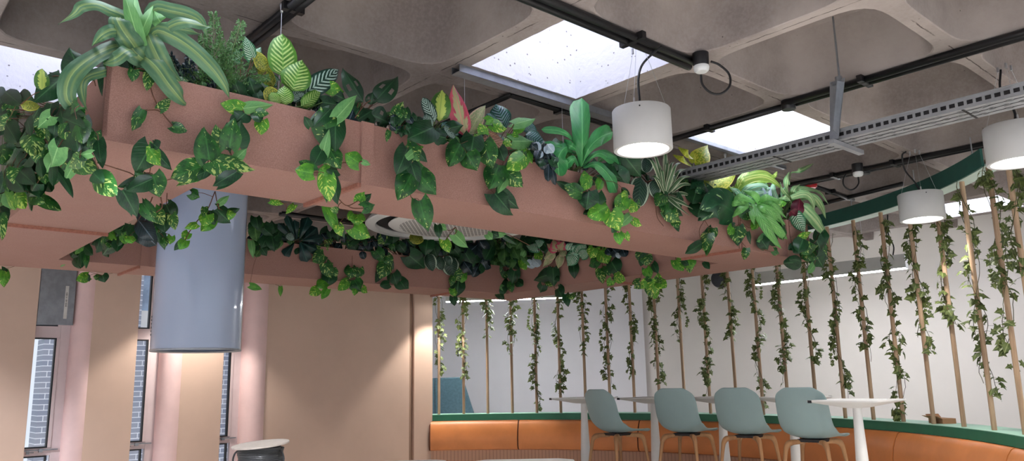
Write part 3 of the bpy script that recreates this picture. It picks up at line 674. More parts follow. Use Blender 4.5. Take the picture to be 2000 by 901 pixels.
mb = MB(); mb.lathe([(.155, 0), (.16, .02), (.16, .078)], 32); mb.build('speaker_rim', M['cable'], t, smooth=True, M=Matrix.Rotation(-PI/2, 4, 'X'))
# ------------------------------------------------------------------ linear lamps (two more of the kind hang behind the viewer)
def linear(pa, pb, h, w, label, hang=(), tube=None):
    a = Vector(pa); b = Vector(pb); d = (b-a); Lh = d.length; ang = math.atan2(d.y, d.x)
    t = empty('linear_pendant', label, 'lamp', loc=(a.x, a.y, a.z), rz=ang)
    mb = MB(); mb.box(0, -w/2, .012, Lh, w/2, h); mb.build('housing', M['lampwhite'], t, bevel=.003)
    mb = MB(); mb.box(.004, -w/2+.004, 0, Lh-.004, w/2-.004, .012); mb.build('lit_diffuser', tube or M['tube'], t)
    mb = MB(); mb.box(-.006, -w/2-.002, -.001, 0, w/2+.002, h+.002); mb.box(Lh, -w/2-.002, -.001, Lh+.006, w/2+.002, h+.002); mb.build('end_cap', M['cable_white'], t)
    for s in hang: mb = MB(); mb.tube([(s, 0, h), (s, 0, HC-a.z)], .0018, 5); mb.build('suspension_wire', M['wire'], t)
    mb = MB(); mb.tube(catmull([(Lh-.15, 0, h), (Lh-.13, 0, h+.12), (Lh-.18, 0, h+.3), (Lh-.16, 0, HC-a.z)], 14), .009, 6); mb.build('flex', M['cable'], t, smooth=True)
za = 2.60
A_, B_ = onz(1478, 558, za), onz(1771, 525, za)
linear(A_, B_, .19, .07, 'lit white linear pendant in front of the off white wall', (.3, 1.6))
A_, B_ = onz(872, 591, 2.6), onz(1098, 583, 2.6)
linear(A_, B_, .09, .07, 'lit white linear pendant in front of the bluish white wall, below the planter', (.3, 1.5))

for k in range(3): linear((-1.75-.22*k, 1.9, 2.62), (-1.30-.2*k, -1.9, 2.62), .11, .05, 'lit white linear pendant outside the frame, %s of three left of the viewer' % ('first', 'second', 'third')[k], (.3, 1.6), M['tube_dim'])
A_ = onz(1478, 558, za); B_ = onz(1771, 525, za)
def angle_of(px, z):
    best = None
    for k in range(-300, 1100):
        a = math.radians(k/10); q = Vector((KX+(KR+.02)*math.cos(a), KY+(KR+.02)*math.sin(a), z))
        if q.y < 1: continue
        e = abs(proj(q)[0]-px)
        if best is None or e < best[0]: best = (e, k/10)
    return best[1]
KX, KY, KR = -1.074, 7.365, 5.17
PHI = [angle_of(p, .8) for p in (857, 906, 953, 1001, 1049, 1096, 1145, 1193, 1240, 1290, 1339, 1388, 1440, 1491, 1541, 1596, 1651, 1707, 1765, 1824, 1883, 1943, 2003)]
PHI.append(PHI[-1]-4.6)
# ------------------------------------------------------------------ curved banquette, canopy and poles

def arc_mesh(prof, p0, p1, n, closed=True, caps=True):
    mb = MB(); k = len(prof); vs = []
    uvs = []
    for i in range(n+1):
        a = math.radians(p0+(p1-p0)*i/n)
        dz = -.065*min(1, max(0, (30-math.degrees(a))/40))
        for r, z in prof: vs.append((KX+r*math.cos(a), KY+r*math.sin(a), z+(dz if z > 2.9 else 0))); uvs.append((a*KR, z))
    fs = [(i*k+j, (i+1)*k+j, (i+1)*k+(j+1) % k, i*k+(j+1) % k) for i in range(n) for j in range(k if closed else k-1)]
    if caps and closed: fs += [tuple(range(k)), tuple(n*k+j for j in range(k-1, -1, -1))]
    mb.add(vs, fs, 0, uvs); return mb
A0, A1 = -17, PHI[0]+1.5
bn = empty('curved_banquette', 'curved orange upholstered banquette with a green ledge around the bar tables', 'banquette')
arc_mesh([(KR-.07, .775), (KR-.07, .80), (KR+.30, .80), (KR+.30, .775)], A0, A1, 60).build('ledge_top', mat_plain('pale_green_ledge_top', srgb(150, 196, 176), .5, var=.03), bn)
arc_mesh([(KR-.075, .705), (KR-.075, .795), (KR-.06, .795), (KR-.06, .705)], A0, A1, 60).build('ledge_front', M['green'], bn)
arc_mesh([(KR-.05, 0), (KR-.05, .775), (KR+.28, .775), (KR+.28, 0)], A0, A1, 60).build('carcass', M['wallwhite'], bn)
arc_mesh([(KR-.09, 0), (KR-.09, .27), (KR-.05, .27), (KR-.05, 0)], A0, A1, 60).build('base_panel', M['tambour'], bn)
cz = [(KR-.055, .262), (KR-.11, .262), (KR-.165, .28), (KR-.185, .33), (KR-.185, .44), (KR-.165, .55), (KR-.13, .64), (KR-.10, .685), (KR-.075, .70), (KR-.055, .70)]
seams = [angle_of(px, .5) for px in (1016, 1257, 1505, 1777)]
step = 21.5; ed = [A1] + seams + [max(seams[-1]-step, A0+1), A0]
for a, b in zip(ed[:-1], ed[1:]):
    cu = arc_mesh(cz, b+.12, a-.12, 24); o = cu.build('backrest_cushion', M['orange'], bn, smooth=True, sharp=50)
    pr_ = [(r-.0, z) for r, z in cz]
    arc_mesh([(r+.012, z) for r, z in cz], a-.13, a+.13, 1).build('seam', M['seam'], o)
cn = empty('curved_canopy', 'dark green curved canopy with pale green underside holding the tops of the poles', 'canopy')
arc_mesh([(KR-.045, 3.05), (KR-.045, 3.205), (KR-.025, 3.205), (KR-.025, 3.05)], -11.5, A1+8, 70).build('fascia', M['fascia'], cn)
arc_mesh([(KR-.025, 3.05), (KR-.025, 3.065), (KR+.12, 3.065), (KR+.12, 3.05)], -12, A1+8, 70).build('underside', M['soffit'], cn)
arc_mesh([(KR+.12, 3.05), (KR+.12, 3.17), (KR+.14, 3.17), (KR+.14, 3.05)], -12, A1+8, 70).build('outer_fascia', M['soffit'], cn)
for k in range(9):
    a = math.radians(-8+k*12); c = Vector((KX+(KR+.02)*math.cos(a), KY+(KR+.02)*math.sin(a), 0))
    mb = MB(); mb.tube([(c.x, c.y, 3.065), (c.x, c.y, HC)], .006, 6); mb.build('hanger_rod', M['wire'], cn)

IVY_END = [730, 738, 655, 690, 797, 765, 690, 755, 735, 750, 662, 770, 665, 792, 750, 705, 780, 710, 827, 690, 640, 775, 735, 600]
def ivy_leaf(mb, c, d, n, s, rnd):
    d = d.normalized(); n = (n-d*n.dot(d)).normalized(); w = d.cross(n)
    sh = [(0, 0), (-.12, .42), (.22, .34), (.32, .62), (.50, .30), (1.0, 0), (.50, -.30), (.32, -.62), (.22, -.34), (-.12, -.42)]
    vs = [c+d*(x*s)+w*(y*s)+n*(-.30*s*(x*x*.5+y*y)) for x, y in sh]; vs.append(c+d*(.30*s)+n*(.03*s))
    uv = [(.5+y*.7, max(0, x)) for x, y in sh]+[(.5, .3)]
    k = len(sh); mb.add(vs, [(k, i, (i+1) % k) for i in range(k)], 0, uv, rnd)
ORD = ['first', 'second', 'third', 'fourth', 'fifth', 'sixth', 'seventh', 'eighth', 'ninth', 'tenth', 'eleventh', 'twelfth']
def ordw(i, n):
    if i < 12: return ORD[i]+' from the beige wall'
    j = n-1-i
    return (('' if j == 0 else ORD[j]+' from the right, ') if j else 'rightmost, ') + 'along the green ledge'
IVYLAB = ['reaching down to chair-back height', 'covering only its upper half', 'covering only its upper third', 'ending near mid pole', 'running almost to the ledge']
def poles():
    n = len(PHI)
    proto_me = None
    for i, ph in enumerate(PHI):
        a = math.radians(ph); x, y = KX+(KR+.02)*math.cos(a), KY+(KR+.02)*math.sin(a); rnd = random.Random(100+i)
        if proto_me is None:
            mb = MB(); mb.lathe([(.0, .80), (.0215, .80), (.0215, 3.05), (0, 3.05)], 18)
            po = mb.build('timber_pole', M['pole'], smooth=True, sharp=40); proto_me = po
        else: po = proto_me.copy(); C.objects.link(po)
        po.location = (x, y, 0); po.rotation_euler = (0, 0, rnd.random()*6)
        tag(po, 'slim brown timber pole, %s' % ordw(i, n), 'pole', 'timber poles on the curved ledge')
        # ivy
        ye = IVY_END[i]; lo, hi = .8, 3.0
        zs = 1.6
        for z_ in [3.0-.01*k for k in range(221)]:
            if proj(Vector((x, y, z_)))[1] >= ye: break
            zs = z_
        zs = z_
        t = empty('ivy_vine', 'trailing ivy wound on the pole that is %s' % ordw(i, n), 'ivy', (x, y, 0), group='ivy vines on the timber poles')
        fo = MB(); st = MB()
        for strand in range(2):
            ph0 = rnd.random()*6; pts = []; z = 3.0-.05*strand; zend = zs+(.25*rnd.random() if strand else 0)
            zz = z; k = 0; rad = .035
            while zz > zend:
                an = ph0+(3.0-zz)*(5.5+2*strand)*(1 if strand else -1); rad = .028+.022*abs(math.sin(zz*7+i))+.012*rnd.random()
                pts.append(Vector((math.cos(an)*rad, math.sin(an)*rad, zz))); zz -= .045
            if len(pts) < 3: continue
            st.tube(pts, .003, 4)
            # density comes in clumps
            for j, p in enumerate(pts[1:]):
                dens = 1.15+1.2*math.sin(p.z*9+i*1.7+strand*2)
                for q in range(int(dens+rnd.random())):
                    an = rnd.random()*2*PI; out = Vector((math.cos(an), math.sin(an), rnd.uniform(-.9, .2))); s = rnd.uniform(.055, .098)
                    base = p+Vector((out.x, out.y, out.z*.4))*rnd.uniform(.008, .05)
                    st.tube([p, base], .0014, 3, cap=False)
                    dd = Vector((out.x*.6+rnd.uniform(-.5, .5), out.y*.6+rnd.uniform(-.5, .5), -rnd.uniform(.1, 1.0)))
                    nn = Vector((out.x, out.y, rnd.uniform(.0, .8)))+Vector((-x, -y, 0)).normalized()*.6
                    ivy_leaf(fo, base, dd, nn, s, rnd.random())
            # a loose tendril hanging free now and then
            if strand == 0 and i % 3 == 1:
                z0 = rnd.uniform(zs+.3, 2.7); an = rnd.choice((0, PI)); tp = [Vector((0, 0, z0)), Vector((math.cos(an)*.08, math.sin(an)*.08, z0-.05)), Vector((math.cos(an)*.10, math.sin(an)*.1, z0-.22)), Vector((math.cos(an)*.09, math.sin(an)*.09, z0-.34))]
                tp = catmull(tp, 9); st.tube(tp, .0018, 4)
                for p in tp[3:]: ivy_leaf(fo, p, Vector((rnd.uniform(-1, 1), rnd.uniform(-1, 1), -1)), Vector((-x, -y, 0)), rnd.uniform(.04, .06), rnd.random())
        fo.build('ivy_foliage', L['i'], t); st.build('ivy_stem', M['ivystem'], t)
poles()

# ------------------------------------------------------------------ bar stools and tables
def shell_mesh():
    mb = MB(); prof = catmull([(.235, 0, -.012), (.20, 0, .004), (.08, 0, -.012), (-.07, 0, -.012), (-.16, 0, .03), (-.205, 0, .12), (-.238, 0, .25), (-.268, 0, .40)], 44)
    ns = 16; vs = []
    for i, p in enumerate(prof):
        t = i/44
        w = .225
        if t < .12: w = .225*(1-(1-t/.12)**2.6*.20)
        if t > .5: w = .225-(t-.5)/.5*.012
        if t > .86: w *= 1-.27*(1-math.sqrt(max(0, 1-((t-.86)/.14)**2)))
        tan = (prof[min(i+1, 44)]-prof[max(i-1, 0)]).normalized(); nrm = Vector((-tan.z, 0, tan.x))*(-1)   # towards the sitter
        if nrm.z < 0 and t < .5: nrm = -nrm
        if t >= .5 and nrm.x < 0: nrm = -nrm
        cup = .035*math.sin(min(1, t*1.6)*PI/2) + .035*math.exp(-((t-.52)/.16)**2)
        if t > .85: cup *= 1-(t-.85)/.15*.45
        for j in range(ns+1):
            s = -1+2*j/ns; a = abs(s)
            drop = 0
            if t > .9: drop = -.04*((t-.9)/.1)*max(0, a-.6)**2*5
            q = Vector(p)+Vector((0, s*w, 0))+nrm*(cup*a**2.6)+Vector((0, 0, drop)); vs.append(q)
    fs = [(i*(ns+1)+j, i*(ns+1)+j+1, (i+1)*(ns+1)+j+1, (i+1)*(ns+1)+j) for i in range(44) for j in range(ns)]
    mb.add(vs, fs); return mb
SEAT = .80
def stool(label):
    t = empty('bar_stool', label, 'bar stool', group='grey green bar stools')
    o = shell_mesh().build('seat_shell', M['shell'], t, smooth=True); o.location = (0, 0, SEAT)
    md = o.modifiers.new('s', 'SOLIDIFY'); md.thickness = .009; md.offset = 0
    md = o.modifiers.new('d', 'SUBSURF'); md.levels = 1; md.render_levels = 1
    for sx in (-1, 1):
        for sy in (-1, 1):
            mb = MB(); z = SEAT-.028
            path = catmull([(sx*.05, sy*.06, z-.016), (sx*.14, sy*.13, z-.018), (sx*.176, sy*.160, z-.045), (sx*.192, sy*.176, z-.13), (sx*.226, sy*.213, z-.45), (sx*.255, sy*.245, .0)], 22)
            rr = [.014+.012*max(0, 1-abs(i-6.5)/9)-.001*(i/22) for i in range(23)]
            mb.tube(path, rr, 10); mb.build('leg', M['oak'], t, smooth=True, sharp=50)
    mb = MB(); mb.box(-.10, -.10, SEAT-.045, .10, .10, SEAT-.022); mb.build('seat_plate', M['darkvoid'], t)
    for a in ((-1, -1, 1, -1), (1, -1, 1, 1), (1, 1, -1, 1), (-1, 1, -1, -1)):
        mb = MB(); mb.tube([(a[0]*.222, a[1]*.212, .30), (a[2]*.222, a[3]*.212, .30)], .008, 8); mb.build('footrest', M['oak'], t)
    return t
def copy_tree(o, parent=None):
    c = o.copy(); C.objects.link(c); c.parent = parent
    for ch in list(o.children): copy_tree(ch, c)
    return c
def bar_table(label):
    t = empty('bar_table', label, 'bar table', group='white bar tables')
    s = .275; rc = .03; Z = 1.10
    def rr(s, rc, z, n=5):
        out = []
        for cx, cy, a0 in ((s-rc, s-rc, 0), (-s+rc, s-rc, 90), (-s+rc, -s+rc, 180), (s-rc, -s+rc, 270)):
            for k in range(n+1): a = math.radians(a0+90*k/n); out.append((cx+rc*math.cos(a), cy+rc*math.sin(a), z))
        return out
    lo = [rr(.07, .02, Z-.062), rr(s-.015, rc, Z-.016), rr(s, rc, Z-.010), rr(s, rc, Z)]; k = len(lo[0]); vs = sum(lo, [])
    fs = [(i*k+j, i*k+(j+1) % k, (i+1)*k+(j+1) % k, (i+1)*k+j) for i in range(3) for j in range(k)]+[tuple(range(k-1, -1, -1)), tuple(3*k+j for j in range(k))]
    mb = MB(); mb.add(vs, fs); mb.build('table_top', M['white'], t)
    mb = MB(); mb.lathe([(.032, Z-.055), (.036, Z-.2), (.052, .5), (.058, .03)], 32); mb.build('column', M['white'], t, smooth=True)
    mb = MB(); mb.lathe([(0, 0), (.25, 0), (.255, .008), (.08, .03), (0, .03)], 48); mb.build('foot', M['white'], t, smooth=True, sharp=40)
    mb = MB()
    mb.box(s-.05, s-.004, Z-.008, s-.02, s+.006, Z+.002); mb.build('hinge_clip', M['cable'], t)
    mb = MB(); mb.box(-s+.02, -s-.006, Z-.02, -s+.05, -s+.003, Z+.001); mb.build('hinge_clip', M['cable'], t)
    return t
tab_px = [(1140, 8.8), (1276, 8.3), (1408, 7.9), (1546, 7.45), (1672, 6.25)]
tl = ['white bar table farthest left, left of the first stool', 'white bar table right of the leftmost stool', 'white bar table between the second and third stools', 'white bar table behind the rightmost stool', 'white bar table nearest, right of the rightmost stool']
T0 = bar_table(tl[0])
for i, (px, dd) in enumerate(tab_px):
    t = T0 if i == 0 else copy_tree(T0)
    r = ray(px, 780); p = EYE+r*(dd/r.y); t.location = (p.x, p.y, 0); t.rotation_euler = (0, 0, GROT+math.radians((0, 2, -2, 1, 0)[i])); t['label'] = tl[i]
sl = ['grey green bar stool farthest left, turned most to the side', 'grey green bar stool second from the left', 'grey green bar stool third from the left', 'grey green bar stool nearest the camera, at the right end of the row']
st_px = [(1172, 7.75, 36), (1318, 7.5, 52), (1440, 7.1, 52), (1565, 6.5, 50)]
S0 = stool(sl[0])
for i, (px, dd, rz) in enumerate(st_px):
    t = S0 if i == 0 else copy_tree(S0)
    r = ray(px, 800); p = EYE+r*(dd/r.y); a = math.radians(rz); t.location = (p.x+.22*math.cos(a), p.y+.22*math.sin(a), 0); t.rotation_euler = (0, 0, a); t['label'] = sl[i]
# low tables at the lower edge of the photo
def low_table(px0, px1, y, Z, label, m, rot):
    a = onz(px0, y, Z); b = onz(px1, y, Z); w = (b-a).length; c = (a+b)/2+Vector((0, -.05-w*.30, 0)); h = w/2
    t = empty('low_table', label, 'table', (c.x, c.y, 0), rot)
    cut = h*.28; pts = [(h, h*.75-cut), (h-cut, h*.75), (-h+cut, h*.75), (-h, h*.75-cut), (-h, -h*.75+cut), (-h+cut, -h*.75), (h-cut, -h*.75), (h, -h*.75+cut)]
    mb = MB(); mb.prism(pts, Z-.025, Z); mb.build('table_top', m, t, bevel=.003)
    mb = MB(); mb.lathe([(.04, Z-.025), (.04, .02), (.22, .015), (.22, 0)], 32); mb.build('pedestal', M['white'], t, smooth=True, sharp=40)
low_table(925, 1118, 897, .74, 'white tabletop with cut corners at the bottom edge of the photo', M['white'], 0.0)
low_table(740, 872, 899, .74, 'beige lit tabletop at the bottom edge left of the white tabletop', M['white'], 0.05)
# cable reel on a counter
r = ray(509, 869); rp = EYE+r*(3.0/r.y)
t = empty('cable_reel', 'reel of black cable with a pale flange at the bottom of the photo', 'cable reel', (rp.x, rp.y, 0))
zt = rp.z; zb_ = .93
fl = MB(); fl.lathe([(0, 0), (.103, 0), (.104, .003), (.103, .006), (0, .006)], 48)
o = fl.build('top_flange', mat_plain('pale_chipboard_flange', srgb(132, 122, 114), .8, var=.05, scale=50), t, smooth=True, sharp=40); o.location = (0, 0, zt-.002); o.rotation_euler = (math.radians(3), math.radians(-4.5), .3)
fl = MB(); fl.lathe([(0, 0), (.103, 0), (.103, .006), (0, .006)], 48); fl.build('bottom_flange', M['card'], t).location = (0, 0, zb_)
mb = MB(); pts = []; rn = random.Random(3)
for k in range(int(24*30)):
    a = 2*PI*k/30; z = zb_+.012+(zt-zb_-.022)*k/(24*30); rad = .079+.004*math.sin(k*.21)+.0025*math.sin(k*.047*5+1); pts.append((math.cos(a)*rad, math.sin(a)*rad, z))
mb.tube(pts, .0042, 6); mb.lathe([(.074, zb_+.006), (.074, zt-.004)], 32)
mb.build('wound_cable', M['cable'], t, smooth=True)
mb = MB()
for sx in (-1, 1): mb.tube(catmull([(sx*.078, -.02, zt-.02), (sx*.088, -.02, zt-.03), (sx*.094, -.02, zt-.055), (sx*.084, -.02, zt-.08)], 10), .0032, 6)
mb.build('loose_loop', M['cable'], t, smooth=True)
t = empty('counter', 'white counter under the reel of black cable, below the frame', 'counter', (rp.x-.3, rp.y-.1, 0))
mb = MB(); mb.box(-.6, -.3, .89, .6, .3, .93); mb.build('worktop', M['white'], t, bevel=.003)
mb = MB(); mb.box(-.58, -.27, 0, .58, .27, .89); mb.build('cabinet_body', M['beige'], t)
# high backed booth and carton behind the ledge
d0 = 13.6
def atd(px, y_, d): r = ray(px, y_); return EYE+r*(d/r.y)
a, b, c_ = atd(800, 739, d0), atd(903, 737, d0), atd(932, 830, d0)
t = empty('high_backed_booth', 'teal grey high backed booth seat seen behind the first two poles', 'booth')
mb = MB(); z1 = a.z
front = [(a.x-.1, .0), (c_.x+.18, .0), (b.x, z1), (a.x-.1, z1-.01)]
vs = [(x, d0, z) for x, z in front]+[(x-.02, d0+.55, z*.98) for x, z in front]
mb.add(vs, [(0, 1, 2, 3), (7, 6, 5, 4), (0, 4, 5, 1), (1, 5, 6, 2), (2, 6, 7, 3), (3, 7, 4, 0)]); mb.build('upholstered_back', M['teal'], t, bevel=.02)
mb = MB(); xx = (a.x+b.x)/2-.02; mb.box(xx, d0-.004, .1, xx+.008, d0+.004, z1-.01); mb.build('panel_seam', M['darkvoid'], t)
a = angle_of(1815, .8); ar = math.radians(a); bx = Vector((KX+(KR+.16)*math.cos(ar), KY+(KR+.16)*math.sin(ar), .80))
t = empty('carton', 'small open brown cardboard box standing on the green ledge behind the poles at right', 'box', bx, ar)
mb = MB(); mb.box(-.07, -.11, 0, .07, .11, .05); mb.build('carton_body', M['card'], t)
mb = MB(); mb.add([(-.07, -.11, .05), (-.07, .11, .05), (-.13, .12, .075), (-.13, -.12, .075)], [(0, 1, 2, 3)]); o = mb.build('flap', M['card'], t); o.modifiers.new('s', 'SOLIDIFY').thickness = .003
mb = MB(); mb.add([(-.07, .11, .05), (.07, .11, .05), (.07, .15, .085), (-.07, .15, .085)], [(0, 1, 2, 3)]); o = mb.build('flap', M['card'], t); o.modifiers.new('s', 'SOLIDIFY').thickness = .003
# ------------------------------------------------------------------ leaves and plants
PROF = {
 'heart': lambda t: (math.sin(min(1, (t+.14)/.42)*PI/2)**.6)*(1-max(0, (t-.26)/.74)**1.9) if t < 1 else 0,
 'oval': lambda t: max(0, math.sin(PI*min(1, max(0, t))**.85))**.5,
 'lance': lambda t: max(0, math.sin(PI*t**.75))**.8,
 'strap': lambda t: min(1, (t+.12)/.30)**.6*(1-max(0, (t-.55)/.45)**1.8),
 'thin': lambda t: min(1, .4+t*3)*(1-t**2.2),
 'paddle': lambda t: min(1, .12+t*.9)**1.1*(1-max(0, (t-.72)/.28)**2.4)**.6 if t < 1 else 0,
}
SHAPE = dict(p='heart', P='heart', d='heart', g='heart', D='strap', T='strap', E='oval', F='oval', m='lance', a='oval', r='lance', w='lance', b='lance', s='oval', n='paddle', e='oval', k='thin', c='lance', o='oval', h='heart', y='strap', t='strap', z='strap', v='oval', u='oval', W='heart', f='lance', x='oval', q='paddle')
def surf(mb, key, line, width, nrm, rnd, fold=.22, wave=0.0, shape=None):
    """a leaf blade along a centre line; width in metres, nrm the side it shows"""
    sh = shape or SHAPE[key]; prof = PROF[sh]; n = len(line)-1; m = 3 if sh in ('thin', 'lance') and width < .03 else 6
    vs = []; uv = []; rr = random.Random(int(rnd*1e6)); w0 = rr.uniform(0, 6); fq = rr.uniform(1.5, 3.2)
    for i, p in enumerate(line):
        t = i/n; tan = (line[min(i+1, n)]-line[max(i-1, 0)]).normalized(); nn = (nrm-tan*nrm.dot(tan))
        nn = nn.normalized() if nn.length > 1e-5 else tan.orthogonal().normalized()
        side = tan.cross(nn); hw = width/2*prof(t) if 0 < t < 1 else width/2*prof(t)*(1 if t == 0 else .0)
        for j in range(m+1):
            s = -1+2*j/m; a = abs(s); back = 0
            if sh == 'heart' and t < .25: back = -(a**1.5)*width*.30*(1-t/.25)
            lift = -fold*width*.5*(a**1.3)*(1 if t < .95 else .4) + fold*width*.18 + wave*width*math.sin(t*fq*6.28+w0+s*1.5)*a
            vs.append(p+side*(s*hw)+nn*lift+tan*back); uv.append(((s+1)/2, t))
    fs = []
    for i in range(n):
        for j in range(m):
            if key == 'm' and n >= 12 and i % 4 in (1, 2) and 2 < i < n-3 and j in (1, 4) and width > .05: continue
            fs.append((i*(m+1)+j, (i+1)*(m+1)+j, (i+1)*(m+1)+j+1, i*(m+1)+j+1))
    mb.add(vs, fs, LK.index(key), uv, rnd)
class Plane:
    def __init__(s, kind, c): s.k = kind; s.c = c; s.n = EU if kind == 'u' else -EV
    def at(s, px, py, off=0.0): return onu(px, py, s.c+off) if s.k == 'u' else onv(px, py, s.c-off)
FRONT = Plane('u', PU1); LEFT = Plane('v', PV0); BACK = Plane('u', PU0+BW); INNER = Plane('u', PU1-BW-.10); RIGHTB = Plane('v', PV1-BW)
def build_plant(name, label, cat, plane, lines, root=None, seed=1, group=None, off=.05, stemmat='vine', rooty=ZT-.06, spread=.05, connect=True):
    """lines: 'key x y x y ... w' leaf centre lines in photo pixels projected on the plane; one point = a leaf hanging there"""
    rn = random.Random(seed*77+5); fo = MB(); st = MB(); bases = []
    parsed = []; WF = {'heart': 1.2, 'oval': 1.06, 'lance': 1.18}
    for l in lines:
        for item in l.split(';'):
            q = item.split()
            if q: parsed.append((q[0], [float(x) for x in q[1:]]))
    stems = [b for a, b in parsed if a == '#']
    leaves = [(a, b) for a, b in parsed if a != '#']
    for k, (key, nums) in enumerate(leaves):
        o = None
        pts, w = nums[:-1], nums[-1]
        base_off = off+rn.uniform(-.3, 1)*spread
        P = [(pts[i], pts[i+1]) for i in range(0, len(pts), 2)]
        c3 = plane.at(*P[0], base_off); depth = (c3-EYE).dot(CF); wm = w*depth/F*WF.get(SHAPE[key], 1.0)
        toward = (EYE-c3).normalized()
        if len(P) == 1:
            x, y = P[0]; ang = rn.uniform(-.9, .9)+PI/2; Ln = w*rn.uniform(1.1, 1.45)
            P = [(x-math.cos(ang)*Ln*.45, y-math.sin(ang)*Ln*.45), (x+math.cos(ang)*Ln*.55, y+math.sin(ang)*Ln*.55)]
        if len(P) == 2:
            A = plane.at(*P[0], base_off); B = plane.at(*P[1], base_off+rn.uniform(-.01, .03)); mid = (A+B)/2+toward*((B-A).length*rn.uniform(.06, .16))
            line = catmull([A, mid, B], 12 if key == 'm' else 8)
        else:
            nP = len(P); line = catmull([plane.at(x, y, base_off+.10*math.sin(PI*i/(nP-1))) for i, (x, y) in enumerate(P)], 20)
        n = (toward*1.0+plane.n*.4+Vector((rn.uniform(-.45, .45), rn.uniform(-.3, .3), rn.uniform(-.25, .55)))).normalized()
        fold = rn.uniform(.12, .34); wv = .10 if key in 'DtyT' else (.05 if key in 'nhz' else .02)
        surf(fo, key, line, wm, n, rn.random(), fold, wv)
        bases.append((line[0], line[1]))
        if cat == 'plant' and name == 'pothos' and key in 'pdP' and len(nums) == 5 and w >= 18 and rn.random() < .6:
            sh_ = min((line[-1]-line[0]).length, .12); rv = Vector((rn.uniform(-.5, .5), rn.uniform(-.1, .3), rn.uniform(-.35, .5)))*sh_
            l2 = catmull([line[0]+rv*.25, (line[0]+line[-1])/2+rv*.8-toward*.015, line[-1]+rv*1.1-toward*.02], 8)
            surf(fo, 'd' if rn.random() < .7 else 'p', l2, wm*rn.uniform(.6, .85), (n+Vector((rn.uniform(-.4, .4), 0, rn.uniform(-.3, .3)))).normalized(), rn.random(), fold, .02)
    if root is None:
        top = min(bases, key=lambda b: -b[0].z)[0]
        xs = sum((b[0] for b in bases), Vector())/len(bases)
        c = xs.copy()
    else: c = plane.at(*root, 0)
    if plane.k == 'u': u = plane.c-(.14 if plane is FRONT else (-.16 if plane is INNER else .16)); v = c.dot(EV)
    else: u = c.dot(EU); v = plane.c+(.14 if plane is LEFT else .2)
    if plane is INNER: u = plane.c+.16
    if plane is BACK: u = PU0+BW-.14
    rt = G(u, v, rooty)
    t = empty(name, label, cat, rt, group=group)
    lipz = ZT+.012
    placed = []
    if connect:
        for sp in stems:
            pp = [plane.at(sp[i], sp[i+1], off*.8) for i in range(0, len(sp)-1, 2)]
            cc = catmull(pp, 14); st.tube(cc, .0028, 5); placed += cc
        bl = sorted(bases, key=lambda b: -b[0].z)
        for b, nx in bl:
            b = b.copy()
            if placed and b.z < ZT+.02:
                q = min(placed, key=lambda p: (p-b).length+max(0, b.z-p.z)*2)
                L_ = (q-b).length
                st.tube(catmull([q, (q+b)/2+Vector((rn.uniform(-.1, .1), rn.uniform(-.1, .1), .12))*L_, b], 6), .0019, 4, cap=False); placed.append(b)
            else:
                if b.z < ZT+.02:
                    outn = plane.n if plane is not INNER else -EU
                    lip = G(0, 0, 0); e = Vector((b.x, b.y, 0)); lp_ = Vector((b.x, b.y, lipz))
                    cc = catmull([rt, rt.lerp(lp_, .6)+Vector((0, 0, .05)), lp_, b], 10)
                    placed.append(b); placed.append(lp_)
                else: cc = catmull([rt+Vector((rn.uniform(-.03, .03), rn.uniform(-.03, .03), 0)), rt.lerp(b, .5)+Vector((0, 0, .03)), b], 8)
                st.tube(cc, .0026 if stemmat == 'vine' else .0035, 5, cap=False)
    inv = Matrix.Translation(-rt)
    used = sorted(set(fo.m)); mats = [LMATS[i] for i in used]; fo.m = [used.index(i) for i in fo.m]
    fo.build('foliage', mats, t, smooth=True, M=inv)
    if st.v: st.build('stems', M[stemmat], t, smooth=True, M=inv)
    return t
FP = 'hanging foliage'
CG = 'plant'
# ---- front arm, left to right
build_plant('corn_plant', 'large corn plant with long striped arching leaves at the upper left corner of the planter', CG, FRONT, [
 'D 265 70 246 35 217 21 188 9 159 12 145 27 113 48 24', 'D 275 112 258 85 240 60 228 37 233 36 40', 'D 232 38 245 70 262 100 284 118 300 120 42',
 'D 262 62 285 64 298 88 315 122 336 148 358 165 40', 'D 268 108 285 113 307 133 330 165 352 192 366 207 38', 'D 290 75 307 59 341 72 373 93 397 115 421 141 440 170 448 192 34',
 'D 285 60 301 18 333 21 368 29 392 43 405 72 30', 'D 290 80 333 51 360 43 387 48 413 54 24', 'D 300 90 325 60 339 56 370 60 392 67 18', 'g 285 110 272 60 264 20 262 -25 30', 'g 280 110 262 50 250 10 240 -25 24',
 'g 270 85 281 52 292 28 300 10 20', 'g 320 55 310 38 300 20 24', 'D 250 105 229 91 186 109 149 136 132 165 133 197 157 218 172 243 34', 'D 235 130 200 140 170 150 160 165 162 190 171 218 20',
 'D 250 70 225 59 200 68 180 90 24', 'D 262 100 249 99 225 115 201 126 28', 'D 290 120 330 150 333 165 24'], root=(283, 150), seed=1, off=-.06, spread=.10, stemmat='vinegreen')
build_plant('rubber_plant', 'dark round leaved plant at the far left corner against the daylit opening', CG, FRONT, [
 'd 158 148 135 93 48', 'd 228 120 200 190 42', 'p 214 118 220 152 20', 'a 82 178 82 134 26', 'd 122 152 66 200 42', 'o 40 205 78 208 20', 'd 100 150 140 165 20'], root=(205, 140), seed=2, off=-.05)
